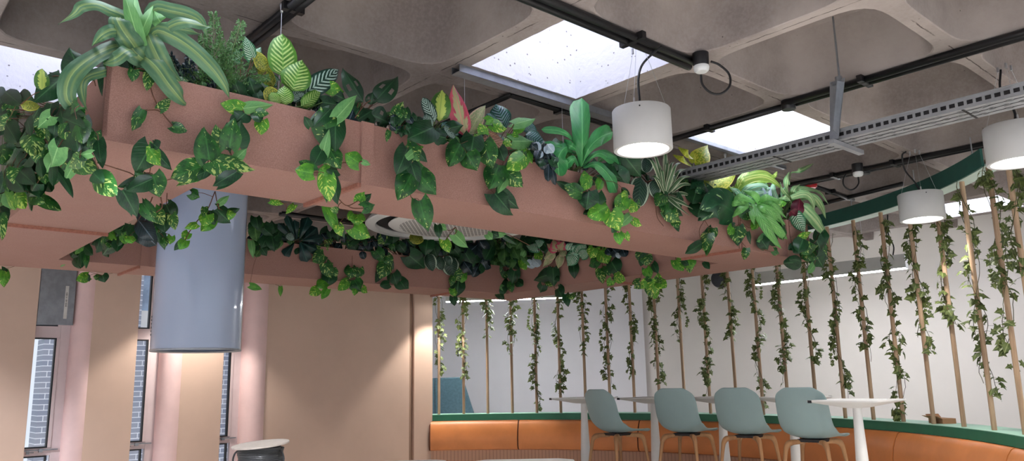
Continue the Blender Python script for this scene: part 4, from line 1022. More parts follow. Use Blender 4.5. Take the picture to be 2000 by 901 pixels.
# left arm mass
rnl = random.Random(11); ml = []
def inpoly(x, y, poly):
    c = False; n = len(poly)
    for i in range(n):
        x1, y1 = poly[i]; x2, y2 = poly[(i+1) % n]
        if (y1 > y) != (y2 > y) and x < (x2-x1)*(y-y1)/(y2-y1)+x1: c = not c
    return c
POLY = [(0, 190), (40, 180), (75, 190), (110, 200), (150, 215), (165, 245), (172, 285), (165, 325), (120, 345), (95, 370), (60, 400), (20, 405), (0, 400)]
def fill(poly, n, keys, s0, s1, rn):
    out = []; x0 = min(p[0] for p in poly); x1 = max(p[0] for p in poly); y0 = min(p[1] for p in poly); y1 = max(p[1] for p in poly); k = 0
    while len(out) < n and k < 9000:
        k += 1; x = rn.uniform(x0, x1); y = rn.uniform(y0, y1)
        if inpoly(x, y, poly): out.append('%s %.0f %.0f %.0f' % (rn.choice(keys), x, y, rn.uniform(s0, s1)))
    return out
build_plant('pothos', 'dense mass of dark pothos and variegated leaves covering the left end face of the planter', CG, LEFT, fill(POLY, 90, 'ddpdddgp', 22, 38, rnl), root=(120, 200), seed=3, off=.08, spread=.12)
build_plant('pothos', 'variegated pothos vine hanging on the left corner edge of the planter', CG, LEFT, [
 'd 118 228 167 250 34', 'p 130 215 165 238 26', 'g 128 242 105 232 20', 'p 83 238 78 276 26', 'p 100 240 127 266 30', 'd 128 262 150 285 34', 'g 150 285 108 290 12', 'p 186 258 180 298 22', 'd 192 275 197 318 24', 'g 180 300 152 303 16', 'p 142 312 188 336 34', 'g 147 316 124 360 18', 'p 188 343 228 382 38', 'd 102 325 104 364 18',
 'p 62 380 88 396 28', 'P 28 330 70 345 28', 'g 35 270 60 262 14', 'p 50 285 95 290 26', 'd 40 300 85 330 30', 'p 12 330 32 372 26', 'P 10 375 32 410 26', 'P 30 378 50 408 26', 'p 2 420 4 470 20', 'd 0 405 10 440 24', '# 175 300 192 330 190 343', '# 30 265 90 305 145 318'], root=(150, 200), seed=4, off=.12, spread=.06)
build_plant('pothos', 'pothos vine trailing across the underside below the upper left corner of the planter', CG, FRONT, [
 'd 292 288 264 338 44', 'd 300 282 310 290 22', 'P 288 287 314 324 32', 'p 280 340 266 352 22', 'p 299 342 312 386 36', 'd 298 350 246 373 30', 'd 240 372 268 424 32', 'p 279 398 306 436 26',
 '# 190 318 220 327 262 343 251 362 240 372', '# 262 343 290 338 300 342', '# 326 352 350 346 380 340', '# 298 385 292 398 281 400', '# 314 385 316 405 305 415'], root=(300, 150), seed=5, off=.10, spread=.03, connect=True)
build_plant('pothos', 'fine pothos sprig with four small leaves on the upper left of the front face', CG, FRONT, [
 'p 293 141 287 178 20', 'p 262 136 258 160 18', 'p 312 213 333 194 18', 'p 338 246 366 256 22', 'p 278 214 258 256 20', '# 293 165 300 190 318 222 338 246', '# 318 222 305 215 280 216'], root=(300, 150), seed=6, off=.03, spread=.01)
build_plant('pothos', 'large cream streaked pothos cluster on the front face right of the corn plant', CG, FRONT, [
 'p 408 312 398 248 42', 'd 462 282 470 235 40', 'p 448 288 458 230 36', 'p 437 292 421 243 32', 'p 414 314 466 342 42', 'd 462 336 415 364 26', 'g 459 312 482 290 18', 'p 391 326 333 348 40', 'd 408 332 366 352 20',
 'd 405 325 395 350 16', 'p 430 355 428 338 14', '# 449 290 452 305 458 313', '# 407 312 404 328 391 328'], root=(440, 190), seed=7, off=.07, spread=.05)
build_plant('asparagus_fern', 'feathery asparagus fern behind the tips of the corn plant', CG, FRONT, [], seed=8) if False else None
def fern(name, label, plane, fronds, root, seed, key='f', leaf=.022, dens=26):
    rn = random.Random(seed); fo = MB(); st = MB()
    c = plane.at(*root, 0); u = plane.c-.16 if plane is FRONT else c.dot(EU)
    rt = G(u, c.dot(EV), ZT-.06)
    for f in fronds:
        P = [plane.at(f[i], f[i+1], -.12+.08*rn.random()) for i in range(0, len(f), 2)]
        cc = catmull(P, dens); st.tube([rt]+cc, .0016, 4)
        Lf = sum((cc[i+1]-cc[i]).length for i in range(dens))
        for i in range(3, dens+1):
            tan = (cc[i]-cc[i-1]).normalized(); tt = i/dens
            for sgn in (-1, 1):
                side = tan.cross(Vector((rn.uniform(-.5, .5), -1, rn.uniform(-.5, .5)))).normalized()*sgn
                ln = Lf*.26*(1-tt*.75)*rn.uniform(.7, 1.1); br = [cc[i], cc[i]+(side+tan*.5).normalized()*ln*.5, cc[i]+(side+tan*.8).normalized()*ln+Vector((0, 0, -.01))]
                st.tube(br, .0009, 3, cap=False)
                bb = catmull(br, 6)
                for k in range(1, 7):
                    for s3 in (-1, 1):
                        d = ((bb[k]-bb[k-1]).normalized()*.6+tan*s3+Vector((rn.uniform(-.4, .4), rn.uniform(-.5, .5), rn.uniform(-.3, .3)))).normalized()*leaf*rn.uniform(.6, 1.1)*(1.1-.5*k/6)
                        n = Vector((rn.uniform(-1, 1), -1, rn.uniform(-1, 1))).normalized(); w = d.cross(n).normalized()*leaf*.16
                        p = bb[k]; fo.add([p, p+d*.5+w, p+d, p+d*.5-w], [(0, 1, 2, 3)], 0, [(.5, 0), (1, .5), (.5, 1), (0, .5)], rn.random())
    t = empty(name, label, CG, rt); inv = Matrix.Translation(-rt)
    fo.build('foliage', L[key], t, M=inv); st.build('stems', M['vinegreen'], t, M=inv)
fern('asparagus_fern', 'feathery asparagus fern behind the tips of the corn plant', FRONT, [(430, 180, 420, 100, 417, 28), (440, 185, 452, 110, 470, 45), (435, 180, 405, 120, 395, 70), (440, 190, 480, 140, 505, 110), (425, 190, 385, 150, 360, 135), (450, 190, 470, 160, 520, 150), (425, 190, 410, 140, 432, 80), (445, 185, 440, 130, 455, 90)], (435, 185), 21, dens=20)
fern('maidenhair_fern', 'dark small leaved fern lying over the planter edge right of the corn plant leaves', FRONT, [(380, 160, 350, 140, 335, 112), (385, 160, 370, 130, 372, 105), (385, 165, 400, 150, 408, 165), (375, 165, 360, 160, 345, 165)], (380, 165), 22, key='x', leaf=.03, dens=12)
fern('asparagus_fern', 'dim feathery fern at the left edge of the photo', LEFT, [(10, 260, 5, 220, 20, 185), (15, 260, 30, 220, 45, 195), (5, 260, -10, 230, 0, 200)], (15, 250), 23, dens=16)
build_plant('nerve_plant', 'pointed white veined leaves between the fern and the herringbone leaf', CG, FRONT, ['W 492 112 478 70 24', 'W 472 112 446 96 20', 'W 496 118 510 92 20', 'W 470 118 455 120 14', 'o 520 140 500 100 26', 'o 535 170 505 120 26', 'P 520 185 503 158 28', 'W 540 160 525 150 20', 'd 500 190 485 150 34', 'd 470 190 455 150 30', 'd 500 170 520 200 30'], root=(490, 190), seed=9, off=-.12, spread=.06)
build_plant('dumb_cane', 'tall bright herringbone leaf plant rising in front of the planter wire', CG, FRONT, ['E 553 150 551 66 54', 'E 570 178 590 118 56', 'E 556 206 556 168 34', 'E 588 208 628 178 26', 'o 540 200 520 170 30', 'E 545 205 530 180 26'], root=(560, 190), seed=10, off=-.05, spread=.03, stemmat='vinegreen')
build_plant('dumb_cane', 'dark blue green silver veined leaf right of the bright herringbone leaf', CG, FRONT, ['F 590 186 662 136 40', 'F 565 195 590 175 26', 'F 600 205 585 180 20', 'P 640 170 672 180 24', 'd 630 200 660 205 26', 'd 655 185 675 195 20'], root=(600, 195), seed=12, off=-.06, spread=.02, stemmat='vinegreen')
build_plant('pothos', 'pale and bright pothos leaves on the planter edge below the fern', CG, FRONT, ['P 474 213 430 202 26', 'g 474 212 534 205 22', 'p 500 218 526 222 18', 'P 512 235 510 264 24', 'd 500 222 508 240 20', 'g 500 226 520 216 12', 'd 478 222 462 236 30', '# 500 215 505 230 512 236'], root=(490, 195), seed=13, off=.05, spread=.02)
build_plant('pothos', 'long dark pothos trailing left of the joint strip on the front face', CG, FRONT, [
 'd 645 214 610 250 24', 'p 640 262 626 208 46', 'd 655 226 654 302 38', 'g 657 230 697 186 26', 'g 627 315 643 252 20', 'd 606 248 594 227 14', 'p 643 292 666 330 36', 'd 628 294 610 327 28', 'P 611 338 576 332 30', 'P 655 334 620 332 24', 'P 636 342 644 395 32', 'd 648 344 660 400 28',
 'P 700 318 674 300 30', 'g 708 316 724 322 10', 'P 701 393 712 375 20', 'p 710 406 732 400 22', 'p 660 412 645 408 12', '# 640 225 648 290 640 340', '# 660 388 678 402 700 392', '# 678 402 690 407 710 407', '# 640 325 672 318 700 318'], root=(650, 200), seed=14, off=.07, spread=.05)
build_plant('swiss_cheese_vine', 'dark leaves with long holes standing on the edge above the joint strip', CG, FRONT, ['m 709 200 669 134 34', 'm 733 198 777 150 38', 'm 724 205 728 180 22', 'm 722 222 760 240 40', 'm 730 215 690 240 34', 'd 700 215 680 250 40', 'x 690 215 676 248 38', 'd 700 200 690 190 20', '# 690 235 712 205 724 196'], root=(715, 225), seed=15, off=-.04, spread=.04)
build_plant('small_leaf_creeper', 'dark speckled small leaves spilling on the edge right of the leaves with holes', CG, FRONT, ['p 771 225 788 198 20', 'p 760 255 755 278 10']+fill([(760, 235), (790, 215), (815, 235), (812, 262), (770, 258)], 40, 'dxdpd', 8, 16, random.Random(5)), root=(790, 245), seed=16, off=.02, spread=.05)
build_plant('pothos', 'cream edged pothos vine right of the joint strip, its last leaf below the front face', CG, FRONT, [
 'd 845 250 795 272 44', 'p 793 285 812 310 26', 'd 795 292 774 342 34', 'p 800 287 820 316 34', 'g 812 294 784 318 14', 'p 806 336 776 392 38', 'd 803 320 818 368 26', 'p 819 340 852 381 38', 'p 820 393 836 452 36', 'P 822 285 824 290 8',
 '# 800 260 795 290 801 335 801 382 820 394'], root=(805, 250), seed=17, off=.07, spread=.05)
build_plant('chinese_evergreen', 'yellow centred leaf with striped leaves left of the red leaf', CG, FRONT, ['a 857 238 864 176 40', 'F 850 238 826 190 24', 'F 846 246 828 225 22', 's 862 240 895 265 22', 'F 868 245 890 272 16', 'd 830 245 800 235 26', 'd 880 250 905 245 24', 'd 870 270 835 262 30', 'g 888 282 885 262 18'], root=(858, 250), seed=18, off=-.04, spread=.06, stemmat='vinegreen')
build_plant('chinese_evergreen', 'red speckled pointed leaf standing up beside the wire', CG, FRONT, ['r 908 266 885 166 36', 'r 910 266 904 205 22', 'w 914 262 948 206 30', 'b 920 268 1008 290 24', 'b 940 262 985 278 20'], root=(910, 262), seed=19, off=-.05, spread=.03, stemmat='vinegreen')
build_plant('pothos', 'row of dark cream tipped pothos leaves below the red leaf', CG, FRONT, ['p 898 282 876 326 34', 'p 912 300 932 334 36', 'd 925 268 918 308 40', 'p 946 280 962 330 38', 'd 895 285 890 315 26', 'd 975 290 985 315 24'], root=(920, 265), seed=20, off=.06, spread=.04)
build_plant('pothos', 'dark pothos leaves hanging to the lower edge, left of the black leaf cluster', CG, FRONT, ['p 974 324 955 370 40', 'p 992 338 1021 366 32', 'g 990 345 972 378 16', 'd 966 379 1001 421 38', 'P 1024 305 990 332 32', 'P 1020 300 1012 335 20', '# 985 310 982 325 992 338', '# 950 370 958 372 966 380'], root=(985, 270), seed=21, off=.06, spread=.03)
build_plant('pothos', 'bright yellow green small leaved pothos on the edge', CG, FRONT, ['P 946 262 937 240 20', 'P 948 270 962 256 20', 'P 962 242 990 252 26', 'P 950 236 965 232 16', 'P 1003 252 1028 243 22', 'P 1000 262 1010 280 20', 'g 1000 276 1042 277 28', 'P 1015 290 1035 300 20', 'P 930 262 928 280 8', 'P 1030 300 1040 320 16', 'g 1004 243 1046 232 22', 'P 985 275 1000 285 16'], root=(990, 265), seed=22, off=-.02, spread=.05)
build_plant('calathea', 'dark leaf with silver centre standing behind the bright pothos', CG, FRONT, ['s 988 252 968 204 42', 's 972 250 950 222 26', 's 1026 264 1066 284 38', 's 1030 262 1040 240 30'], root=(985, 255), seed=23, off=-.12, spread=.04)
build_plant('peperomia', 'cluster of small blackish leaves left of the paddle leaf plant', CG, FRONT, fill([(1040, 285), (1075, 285), (1085, 320), (1060, 325), (1042, 308)], 26, 'xxvxd', 12, 20, random.Random(8))+['x 1072 320 1070 355 18', 'x 1078 330 1085 362 14'], root=(1062, 290), seed=24, off=.04, spread=.06)
build_plant('birds_nest_fern', 'big paddle leaved bird nest fern standing left of the near drum pendant', CG, FRONT, ['n 1135 325 1136 270 1135 193 58', 'n 1137 322 1150 290 1172 268 1196 258 48', 'n 1128 290 1114 268 1092 256 1057 253 18', 'n 1128 292 1105 288 1090 310 1092 350 50', 'n 1127 300 1095 288 1060 284 26', 'n 1138 325 1160 302 1190 302 1218 320 30', 'n 1140 328 1165 322 1190 345 1206 380 40', 'n 1135 300 1115 285 1100 282 26', 'n 1130 325 1120 310 1100 330 24', 'n 1140 320 1170 300 1200 318 20'], root=(1133, 320), seed=25, off=-.03, spread=.04, stemmat='vinegreen')
build_plant('pothos', 'lamp lit bright pothos trailing below the near drum pendant', CG, FRONT, ['P 1150 343 1140 373 26', 'p 1136 378 1102 362 26', 'P 1175 352 1166 372 18', 'd 1150 375 1145 410 36', 'd 1165 380 1170 410 34', 'P 1160 395 1148 405 20', 'P 1185 404 1148 424 36', 'P 1194 416 1210 452 34', 'g 1231 421 1208 444 16', 'P 1237 431 1254 441 16', 'P 1208 456 1211 479 18', 'P 1222 456 1229 472 11', 'P 1221 386 1206 413 28', 'P 1241 397 1231 416 20', 'P 1226 384 1214 378 18', 'd 1205 440 1195 455 14', '# 1170 395 1190 412 1200 420 1222 418 1237 430', '# 1205 440 1208 456'], root=(1165, 330), seed=26, off=.07, spread=.03)
build_plant('prayer_plant', 'round dark leaf with pale scalloped edge below the near drum pendant', CG, FRONT, ['e 1252 346 1246 406 40', 'e 1275 352 1284 388 26', 'e 1266 305 1262 338 26', 'd 1220 305 1252 346 38', 'h 1206 338 1230 366 32', 'd 1180 335 1215 350 34', 'd 1195 315 1215 330 24', 'd 1225 330 1205 362 26'], root=(1240, 335), seed=27, off=-.01, spread=.05)
build_plant('spider_plant', 'spider plant with thin cream edged blades right of the near drum pendant', CG, FRONT, ['k 1300 382 %d %d %d %d 9' % (1300+(x-1300)*.6, 382+(y-382)*.75-6, x, y) for x, y in ((1262, 308), (1272, 298), (1283, 318), (1297, 300), (1306, 312), (1318, 316), (1330, 318), (1341, 330), (1352, 345), (1356, 362), (1354, 385), (1360, 412), (1348, 422), (1330, 425), (1322, 415), (1280, 350), (1270, 345), (1290, 330), (1312, 335), (1325, 345), (1340, 360), (1345, 400), (1300, 290))]+['d 1300 390 1295 345 22'], root=(1300, 380), seed=28, off=-.03, spread=.08, stemmat='vinegreen')
build_plant('pothos', 'green vine hanging under the spider plant', CG, FRONT, ['p 1296 382 1280 402 24', 'p 1305 388 1298 420 28', 'P 1315 395 1310 418 18', 'p 1304 412 1330 434 28', 'p 1318 430 1324 446 18', 'd 1320 385 1330 410 26', 'd 1290 380 1312 400 28', '# 1280 398 1284 425 1296 442'], root=(1300, 370), seed=29, off=.05, spread=.03)
build_plant('croton', 'yellow speckled croton leaves around the left end of the cable tray', CG, FRONT, ['c 1360 322 1382 284 34', 'c 1358 318 1342 300 1324 287 12', 'c 1352 325 1335 312 1314 302 12', 'c 1352 320 1352 295 12', 'c 1392 368 1438 336 26', 'c 1388 374 1434 368 28', 'o 1374 370 1390 338 30', 'c 1395 380 1420 388 22', 'c 1390 385 1410 398 20', 'o 1385 365 1378 350 20'], root=(1375, 380), seed=30, off=-.10, spread=.05, stemmat='vinegreen')
build_plant('philodendron', 'large glossy dark heart shaped leaf right of the spider plant', CG, FRONT, ['h 1432 414 1400 400 1364 432 56', 'h 1385 385 1360 365 34', 'h 1378 372 1395 392 32', 'd 1360 372 1352 398 36', 'd 1370 400 1362 425 40', 'h 1360 370 1375 355 24'], root=(1385, 385), seed=31, off=.05, spread=.03)
build_plant('pothos', 'small dark vine hanging under the large glossy heart shaped leaf', CG, FRONT, ['p 1393 446 1388 472 18', 'p 1384 456 1375 491 24', 'd 1371 476 1338 496 18', '# 1376 430 1366 450 1370 476', '# 1376 430 1385 445'], root=(1385, 390), seed=32, off=.06, spread=.02)
build_plant('pothos', 'vine on a brown stem touching the right joint trim of the front face', CG, FRONT, ['p 1440 443 1440 476 30', 'P 1432 444 1422 458 18', 'p 1452 445 1450 460 16', 'd 1461 453 1466 478 9', 'd 1452 448 1446 474 10', 'p 1448 402 1472 428 32', 'd 1440 400 1465 412 26', 'P 1482 425 1468 450 18', 'p 1458 485 1453 508 14', '# 1440 405 1443 440 1444 486', '# 1446 430 1460 444 1472 446', '# 1446 470 1456 482'], root=(1440, 380), seed=33, off=.06, spread=.02)
build_plant('striped_dracaena', 'arching yellow green strap leaves against the ceiling near the right end', CG, FRONT, ['y 1438 372 1452 354 1484 345 1508 352 1533 373 16', 'y 1438 370 1460 345 1490 338 1515 345 12', 'y 1437 370 1450 350 1468 322 12', 'y 1436 372 1445 352 1456 335 10', 'y 1440 376 1470 356 1500 352 1525 362 13', 'y 1442 378 1475 362 1505 362 12', 't 1445 388 1462 366 1492 362 1515 378 12', 't 1448 395 1470 374 1500 370 1522 390 12', 't 1455 400 1475 380 1505 376 12', 't 1450 392 1440 375 1425 368 10', 't 1460 398 1485 385 1510 385 11', 'y 1500 352 1515 342 1518 335 8', 't 1520 395 1510 370 1512 350 9', 't 1525 398 1530 375 1540 360 9', 't 1515 395 1500 372 1495 352 9', 'y 1445 380 1430 368 1420 360 10'], root=(1460, 395), seed=34, off=-.10, spread=.10, stemmat='vinegreen')
build_plant('silver_leaf_sprig', 'three silvery blue oval leaves near the right end of the front arm', CG, FRONT, ['v 1493 395 1489 366 13', 'v 1501 396 1504 365 11', 'v 1487 388 1484 374 9'], root=(1495, 400), seed=35, off=.0, spread=.02, stemmat='vinegreen')
build_plant('fishtail_fern', 'long light green serrated leaves drooping over the right end of the front face', CG, FRONT, ['z 1470 402 1490 432 1508 460 1526 486 22', 'z 1474 404 1500 428 1525 455 1538 468 18', 'z 1478 402 1510 415 1534 440 17', 'z 1490 398 1512 402 1536 426 14', 'z 1462 398 1448 408 1430 425 14', 'z 1466 400 1472 425 1480 450 16', 'z 1475 395 1450 385 1425 392 15', 'z 1480 392 1500 385 1525 392 14', 'z 1460 400 1450 390 1436 384 12', 'z 1485 400 1475 382 1450 372 12', 'z 1468 398 1495 410 1520 412 14', 'z 1485 400 1510 392 1532 402 12', 'z 1462 396 1440 396 1420 404 12', 'z 1500 402 1520 420 1532 446 14', 'P 1530 392 1520 405 14', 'P 1475 415 1462 428 16', 'd 1500 415 1530 440 26', 'd 1520 440 1535 450 24', 'd 1500 400 1525 412 24', 'd 1470 410 1480 435 24'], root=(1480, 395), seed=36, off=.04, spread=.08, stemmat='vinegreen')
build_plant('corn_plant', 'pale striped corn plant arching over the right end of the planter', CG, FRONT, ['T 1542 385 1537 360 1541 336 14', 'T 1545 337 1565 332 1590 319 9', 'T 1545 385 1562 369 1588 370 1606 380 1618 400 12', 'T 1545 386 1570 379 1586 390 1590 415 14', 'T 1550 388 1585 385 1602 402 1613 427 15', 'T 1560 400 1575 412 1592 430 1608 452 1617 478 22', 'T 1545 395 1535 385 1520 388 14', 'T 1545 395 1550 372 1562 360 12', 'T 1548 388 1572 372 1602 372 10', 'T 1555 400 1568 396 1592 412 13', 'T 1558 402 1580 405 1602 430 1610 450 14', 'T 1548 392 1530 372 1524 356 11'], root=(1548, 395), seed=37, off=-.02, spread=.08, stemmat='vinegreen')
build_plant('ti_plant', 'burgundy leaf pair with a mint leaf at the right end of the planter', CG, FRONT, ['u 1558 420 1562 388 28', 'u 1558 422 1544 412 20', 'W 1555 422 1573 456 24', 'g 1520 402 1530 410 14', 'd 1570 420 1585 440 26'], root=(1557, 415), seed=38, off=.05, spread=.02)
build_plant('pothos', 'pothos cluster hanging at the right end corner of the planter', CG, FRONT, ['P 1562 467 1585 453 14', 'd 1568 468 1558 494 26', 'p 1570 486 1598 480 24', 'd 1562 513 1530 514 24', 'p 1585 490 1586 512 28', 'd 1594 500 1608 524 30', 'd 1595 470 1605 494 26', 'p 1578 490 1572 510 26', 'd 1602 455 1612 480 24', 'd 1560 480 1550 495 20', 'g 1590 518 1578 534 14', 'd 1600 500 1618 505 20', '# 1540 430 1543 460 1549 486'], root=(1570, 420), seed=39, off=.08, spread=.06)
build_plant('pothos', 'low dark pothos leaves under the light serrated leaves', CG, FRONT, ['d 1496 474 1482 484 22', 'p 1512 490 1522 496 14', 'g 1508 458 1478 472 18', 'd 1488 470 1500 488 22', 'd 1510 465 1520 480 22', 'p 1525 450 1530 470 18', '# 1482 485 1505 492 1515 493'], root=(1500, 420), seed=40, off=.06, spread=.03)
# low green filler along the front arm
rf = random.Random(99); k = 0
for x0, x1, yy0, yy1 in ((205, 330, 138, 165), (330, 460, 165, 190), (460, 600, 190, 212), (600, 760, 208, 250), (760, 900, 248, 285), (900, 1060, 270, 315), (1060, 1210, 300, 345), (1210, 1370, 340, 385), (1370, 1470, 378, 405), (1470, 1580, 400, 425)):
    fl_ = []
    for q in range(30):
        f = rf.random(); fl_.append('%s %.0f %.0f %.0f' % (rf.choice('dddpxdf'), x0+(x1-x0)*f, yy0+(yy1-yy0)*f-rf.uniform(2, 24), rf.uniform(12, 26)*(1-.3*(x0/1500))))
    build_plant('ground_cover', 'low dark leaves filling the front trough, %s' % ('under the corn plant', 'under the feathery fern', 'under the herringbone leaves', 'around the joint strip', 'left of the red leaf', 'right of the red leaf', 'around the paddle leaved fern', 'around the spider plant', 'under the yellow croton', 'under the pale corn plant at the right end')[k], CG, FRONT, fl_, seed=50+k, off=-.16, spread=.10); k += 1
# ---- hanging from the inner side of the front arm
build_plant('pothos', 'vine hanging from the front arm in front of the glossy cylinder', CG, INNER, ['d 423 410 450 436 30', 'P 440 420 462 418 18', 'P 405 420 396 442 24', 'P 415 430 392 452 22', 'P 385 438 360 446 14', 'P 368 455 356 468 16', 'P 362 470 350 488 18', 'g 428 398 448 382 12', 'p 400 405 398 424 12', 'p 375 378 390 386 20', 'd 410 415 420 440 22', '# 420 374 405 410 385 432 368 456 360 475', '# 420 374 424 395 428 408'], root=(420, 200), seed=70, off=-.0, spread=.04, rooty=ZT-.06)
build_plant('pothos', 'dark vine mass hanging inside the left corner beside the glossy cylinder', CG, INNER, ['d 325 400 335 425 26', 'p 300 410 320 440 26', 'd 318 420 322 455 30', 'p 335 420 342 450 18', 'P 335 462 332 478 14', 'p 300 430 310 465 24', 'd 285 420 300 440 28', 'x 270 430 300 470 34', 'x 275 450 305 480 34', 'x 290 410 280 440 34', 'd 262 440 285 480 32', 'P 253 462 258 476 20', 'd 310 455 318 480 20', 'p 320 465 322 485 14'], root=(320, 250), seed=71, off=-.1, spread=.12)
build_plant('pothos', 'two leaf sprig hanging below the front arm in front of the round air unit', CG, INNER, ['d 855 440 858 466 14', 'g 862 442 873 450 12', 'P 868 470 878 494 22', 'g 888 458 914 484 22', '# 890 444 878 458 870 470', '# 890 444 892 452 888 458', '# 890 444 880 450 868 448'], root=(890, 300), seed=72, off=0, spread=.02)
build_plant('pothos', 'leaf pair hanging below the front arm right of the round air unit', CG, INNER, ['g 952 458 962 468 14', 'd 960 455 975 463 18', 'g 965 455 990 458 16', 'd 985 462 1010 478 10', '# 985 456 1000 462 1035 480'], root=(980, 330), seed=73, off=0, spread=.02)
build_plant('pothos', 'bright leaves hanging below the front arm, left of the air unit', CG, INNER, ['P 638 404 662 458 20', 'P 690 418 680 430 16', 'P 698 420 700 440 26', 'P 690 445 724 464 30', 'P 660 440 668 462 18', 'P 528 392 556 398 14', 'P 575 400 558 418 12', '# 520 384 555 398 560 410'], root=(660, 220), seed=74, off=0, spread=.05)
# ---- back arm
bk = random.Random(31)
def backplant(name, label, lines, seed, **kw): build_plant(name, label, CG, RIGHTB if seed >= 88 else BACK, lines, seed=seed, **kw)
backplant('fan_leaf_plant', 'dark teal rosette on the back arm right of the glossy cylinder', ['q 578 468 560 420 20', 'q 585 466 602 424 30', 'q 575 470 543 436 20', 'q 590 470 620 445 28', 'q 585 470 600 512 30', 'q 590 475 620 490 26', 'q 575 475 555 500 24', 'q 580 468 575 430 22', 'q 590 470 632 465 22', 'F 565 470 570 455 20', 'q 570 470 535 460 20'], 80, off=.02, spread=.08)
backplant('pothos', 'dark leaves directly right of the glossy cylinder on the back arm', fill([(488, 440), (515, 430), (540, 445), (545, 470), (525, 500), (495, 505)], 30, 'ddxdpf', 12, 24, bk)+['g 490 470 495 505 12', 'd 500 425 505 450 20', 'd 525 440 530 460 20', 'P 488 558 512 566 12'], 81, off=.04, spread=.06)
backplant('pothos', 'variegated vine hanging below the back arm, first right of the dark rosette', ['p 632 498 610 512 24', 'p 635 515 648 545 22', 'p 650 528 655 545 16', 'd 645 535 640 560 26', 'P 635 550 618 562 20', 'P 622 565 604 576 18', 'P 640 565 628 585 14', 'p 650 520 630 530 14', '# 632 498 640 530 635 555'], 82, off=.06, spread=.02)
backplant('pothos', 'variegated vine on the back arm, second right of the dark rosette', ['p 688 525 682 545 24', 'p 700 525 698 545 22', 'p 692 548 705 570 28', 'P 680 550 660 568 18', 'P 695 562 692 578 12', 'P 708 562 718 572 14', '# 688 500 688 540'], 83, off=.06, spread=.02)
backplant('pothos', 'two leaf ended vine on the back arm left of the pale edged leaves', ['p 735 490 750 510 22', 'p 755 500 765 520 18', 'p 755 515 742 545 26', 'd 768 535 775 558 24', 'd 782 550 792 565 26', 'd 760 555 742 558 16', 'p 745 505 735 500 12', '# 745 495 758 530 770 540'], 84, off=.06, spread=.02)
backplant('prayer_plant', 'round dark leaves with pale edges hanging over the back arm', ['e 855 432 858 465 28', 'e 835 495 845 530 26', 'e 858 500 864 528 24', 'e 878 498 884 540 36', 'd 800 500 830 525 34', 'd 835 470 830 500 26', 'o 825 460 800 470 26', 'e 870 500 878 520 20'], 85, off=.06, spread=.04)
backplant('pothos', 'cream spotted vine hanging under the round pale edged leaves', ['p 890 530 898 550 20', 'P 905 535 900 555 16', 'd 895 550 892 580 26', 'P 885 565 890 580 16', 'd 885 580 888 598 14', 'p 885 540 880 560 12', '# 893 520 888 570'], 86, off=.07, spread=.02)
backplant('spotted_begonia', 'very dark leaves with white dots on the back arm', fill([(900, 490), (955, 480), (955, 515), (925, 530), (900, 515)], 22, 'xxdx', 16, 28, bk)+['x 925 505 930 535 18', 'x 915 505 910 525 16', 'x 940 505 950 528 16'], 87, off=.03, spread=.06)
backplant('asparagus_fern', 'olive fern with long drooping leaves in the middle of the back arm', ['g 968 480 965 535 20', 'f 960 485 952 530 18', 'f 955 490 955 515 18', 'f 975 480 1000 520 20', 'f 985 485 985 520 22', 'f 1000 480 1015 510 18', 'o 990 470 1010 490 22', 'f 1005 490 995 530 18', 'g 1018 485 1028 510 12', 'P 1018 508 1028 528 18', 'g 1020 500 1025 490 10', 'f 970 470 950 480 14']+fill([(960, 470), (1015, 470), (1015, 520), (960, 520)], 26, 'ffdf', 8, 16, bk), 88, off=.04, spread=.08)
backplant('pothos', 'dark vine under the olive fern on the back arm', ['p 965 525 970 545 24', 'p 985 530 975 550 22', 'd 975 550 985 575 30', 'g 980 562 960 558 12', 'd 1005 530 1000 555 22', 'd 1010 550 1022 558 16', 'p 995 550 1000 572 16', 'd 970 570 985 585 14', '# 975 530 985 570 975 588'], 89, off=.07, spread=.03)
backplant('chinese_evergreen', 'red pink and cream leaves at the right part of the back arm', ['r 1088 490 1080 468 22', 'r 1090 492 1102 472 20', 'r 1088 492 1068 476 16', 'w 1085 492 1062 505 20', 'w 1095 495 1090 525 16', 'w 1080 500 1060 522 12', 'w 1095 490 1105 500 14', 'r 1092 488 1092 470 14'], 90, off=.06, spread=.03)
backplant('nerve_plant', 'pale teal and blue white leaves beside the pink leaves on the back arm', ['W 1050 485 1028 480 18', 'W 1060 480 1045 470 16', 'v 1042 510 1030 522 20', 'v 1040 505 1055 520 18', 'g 1020 500 1035 520 10', 'P 1050 495 1055 512 16', 't 1115 498 1130 480 22', 'W 1120 500 1108 520 24', 'W 1130 495 1145 478 24', 't 1110 490 1118 475 18', 'W 1135 500 1150 490 20', 'd 1120 515 1122 545 18', 'd 1060 475 1075 490 20'], 91, off=.05, spread=.05)
backplant('pothos', 'vine under the pink leaves hanging below the back arm', ['d 1078 535 1045 545 26', 'd 1080 525 1082 560 22', 'd 1060 558 1055 572 18', 'p 1070 548 1078 560 14', 'd 1090 565 1098 580 22', 'd 1105 575 1110 600 14', 'p 1115 575 1120 585 16', 'd 1085 540 1092 550 10', '# 1080 520 1082 560 1100 576 1125 590'], 92, off=.07, spread=.02)
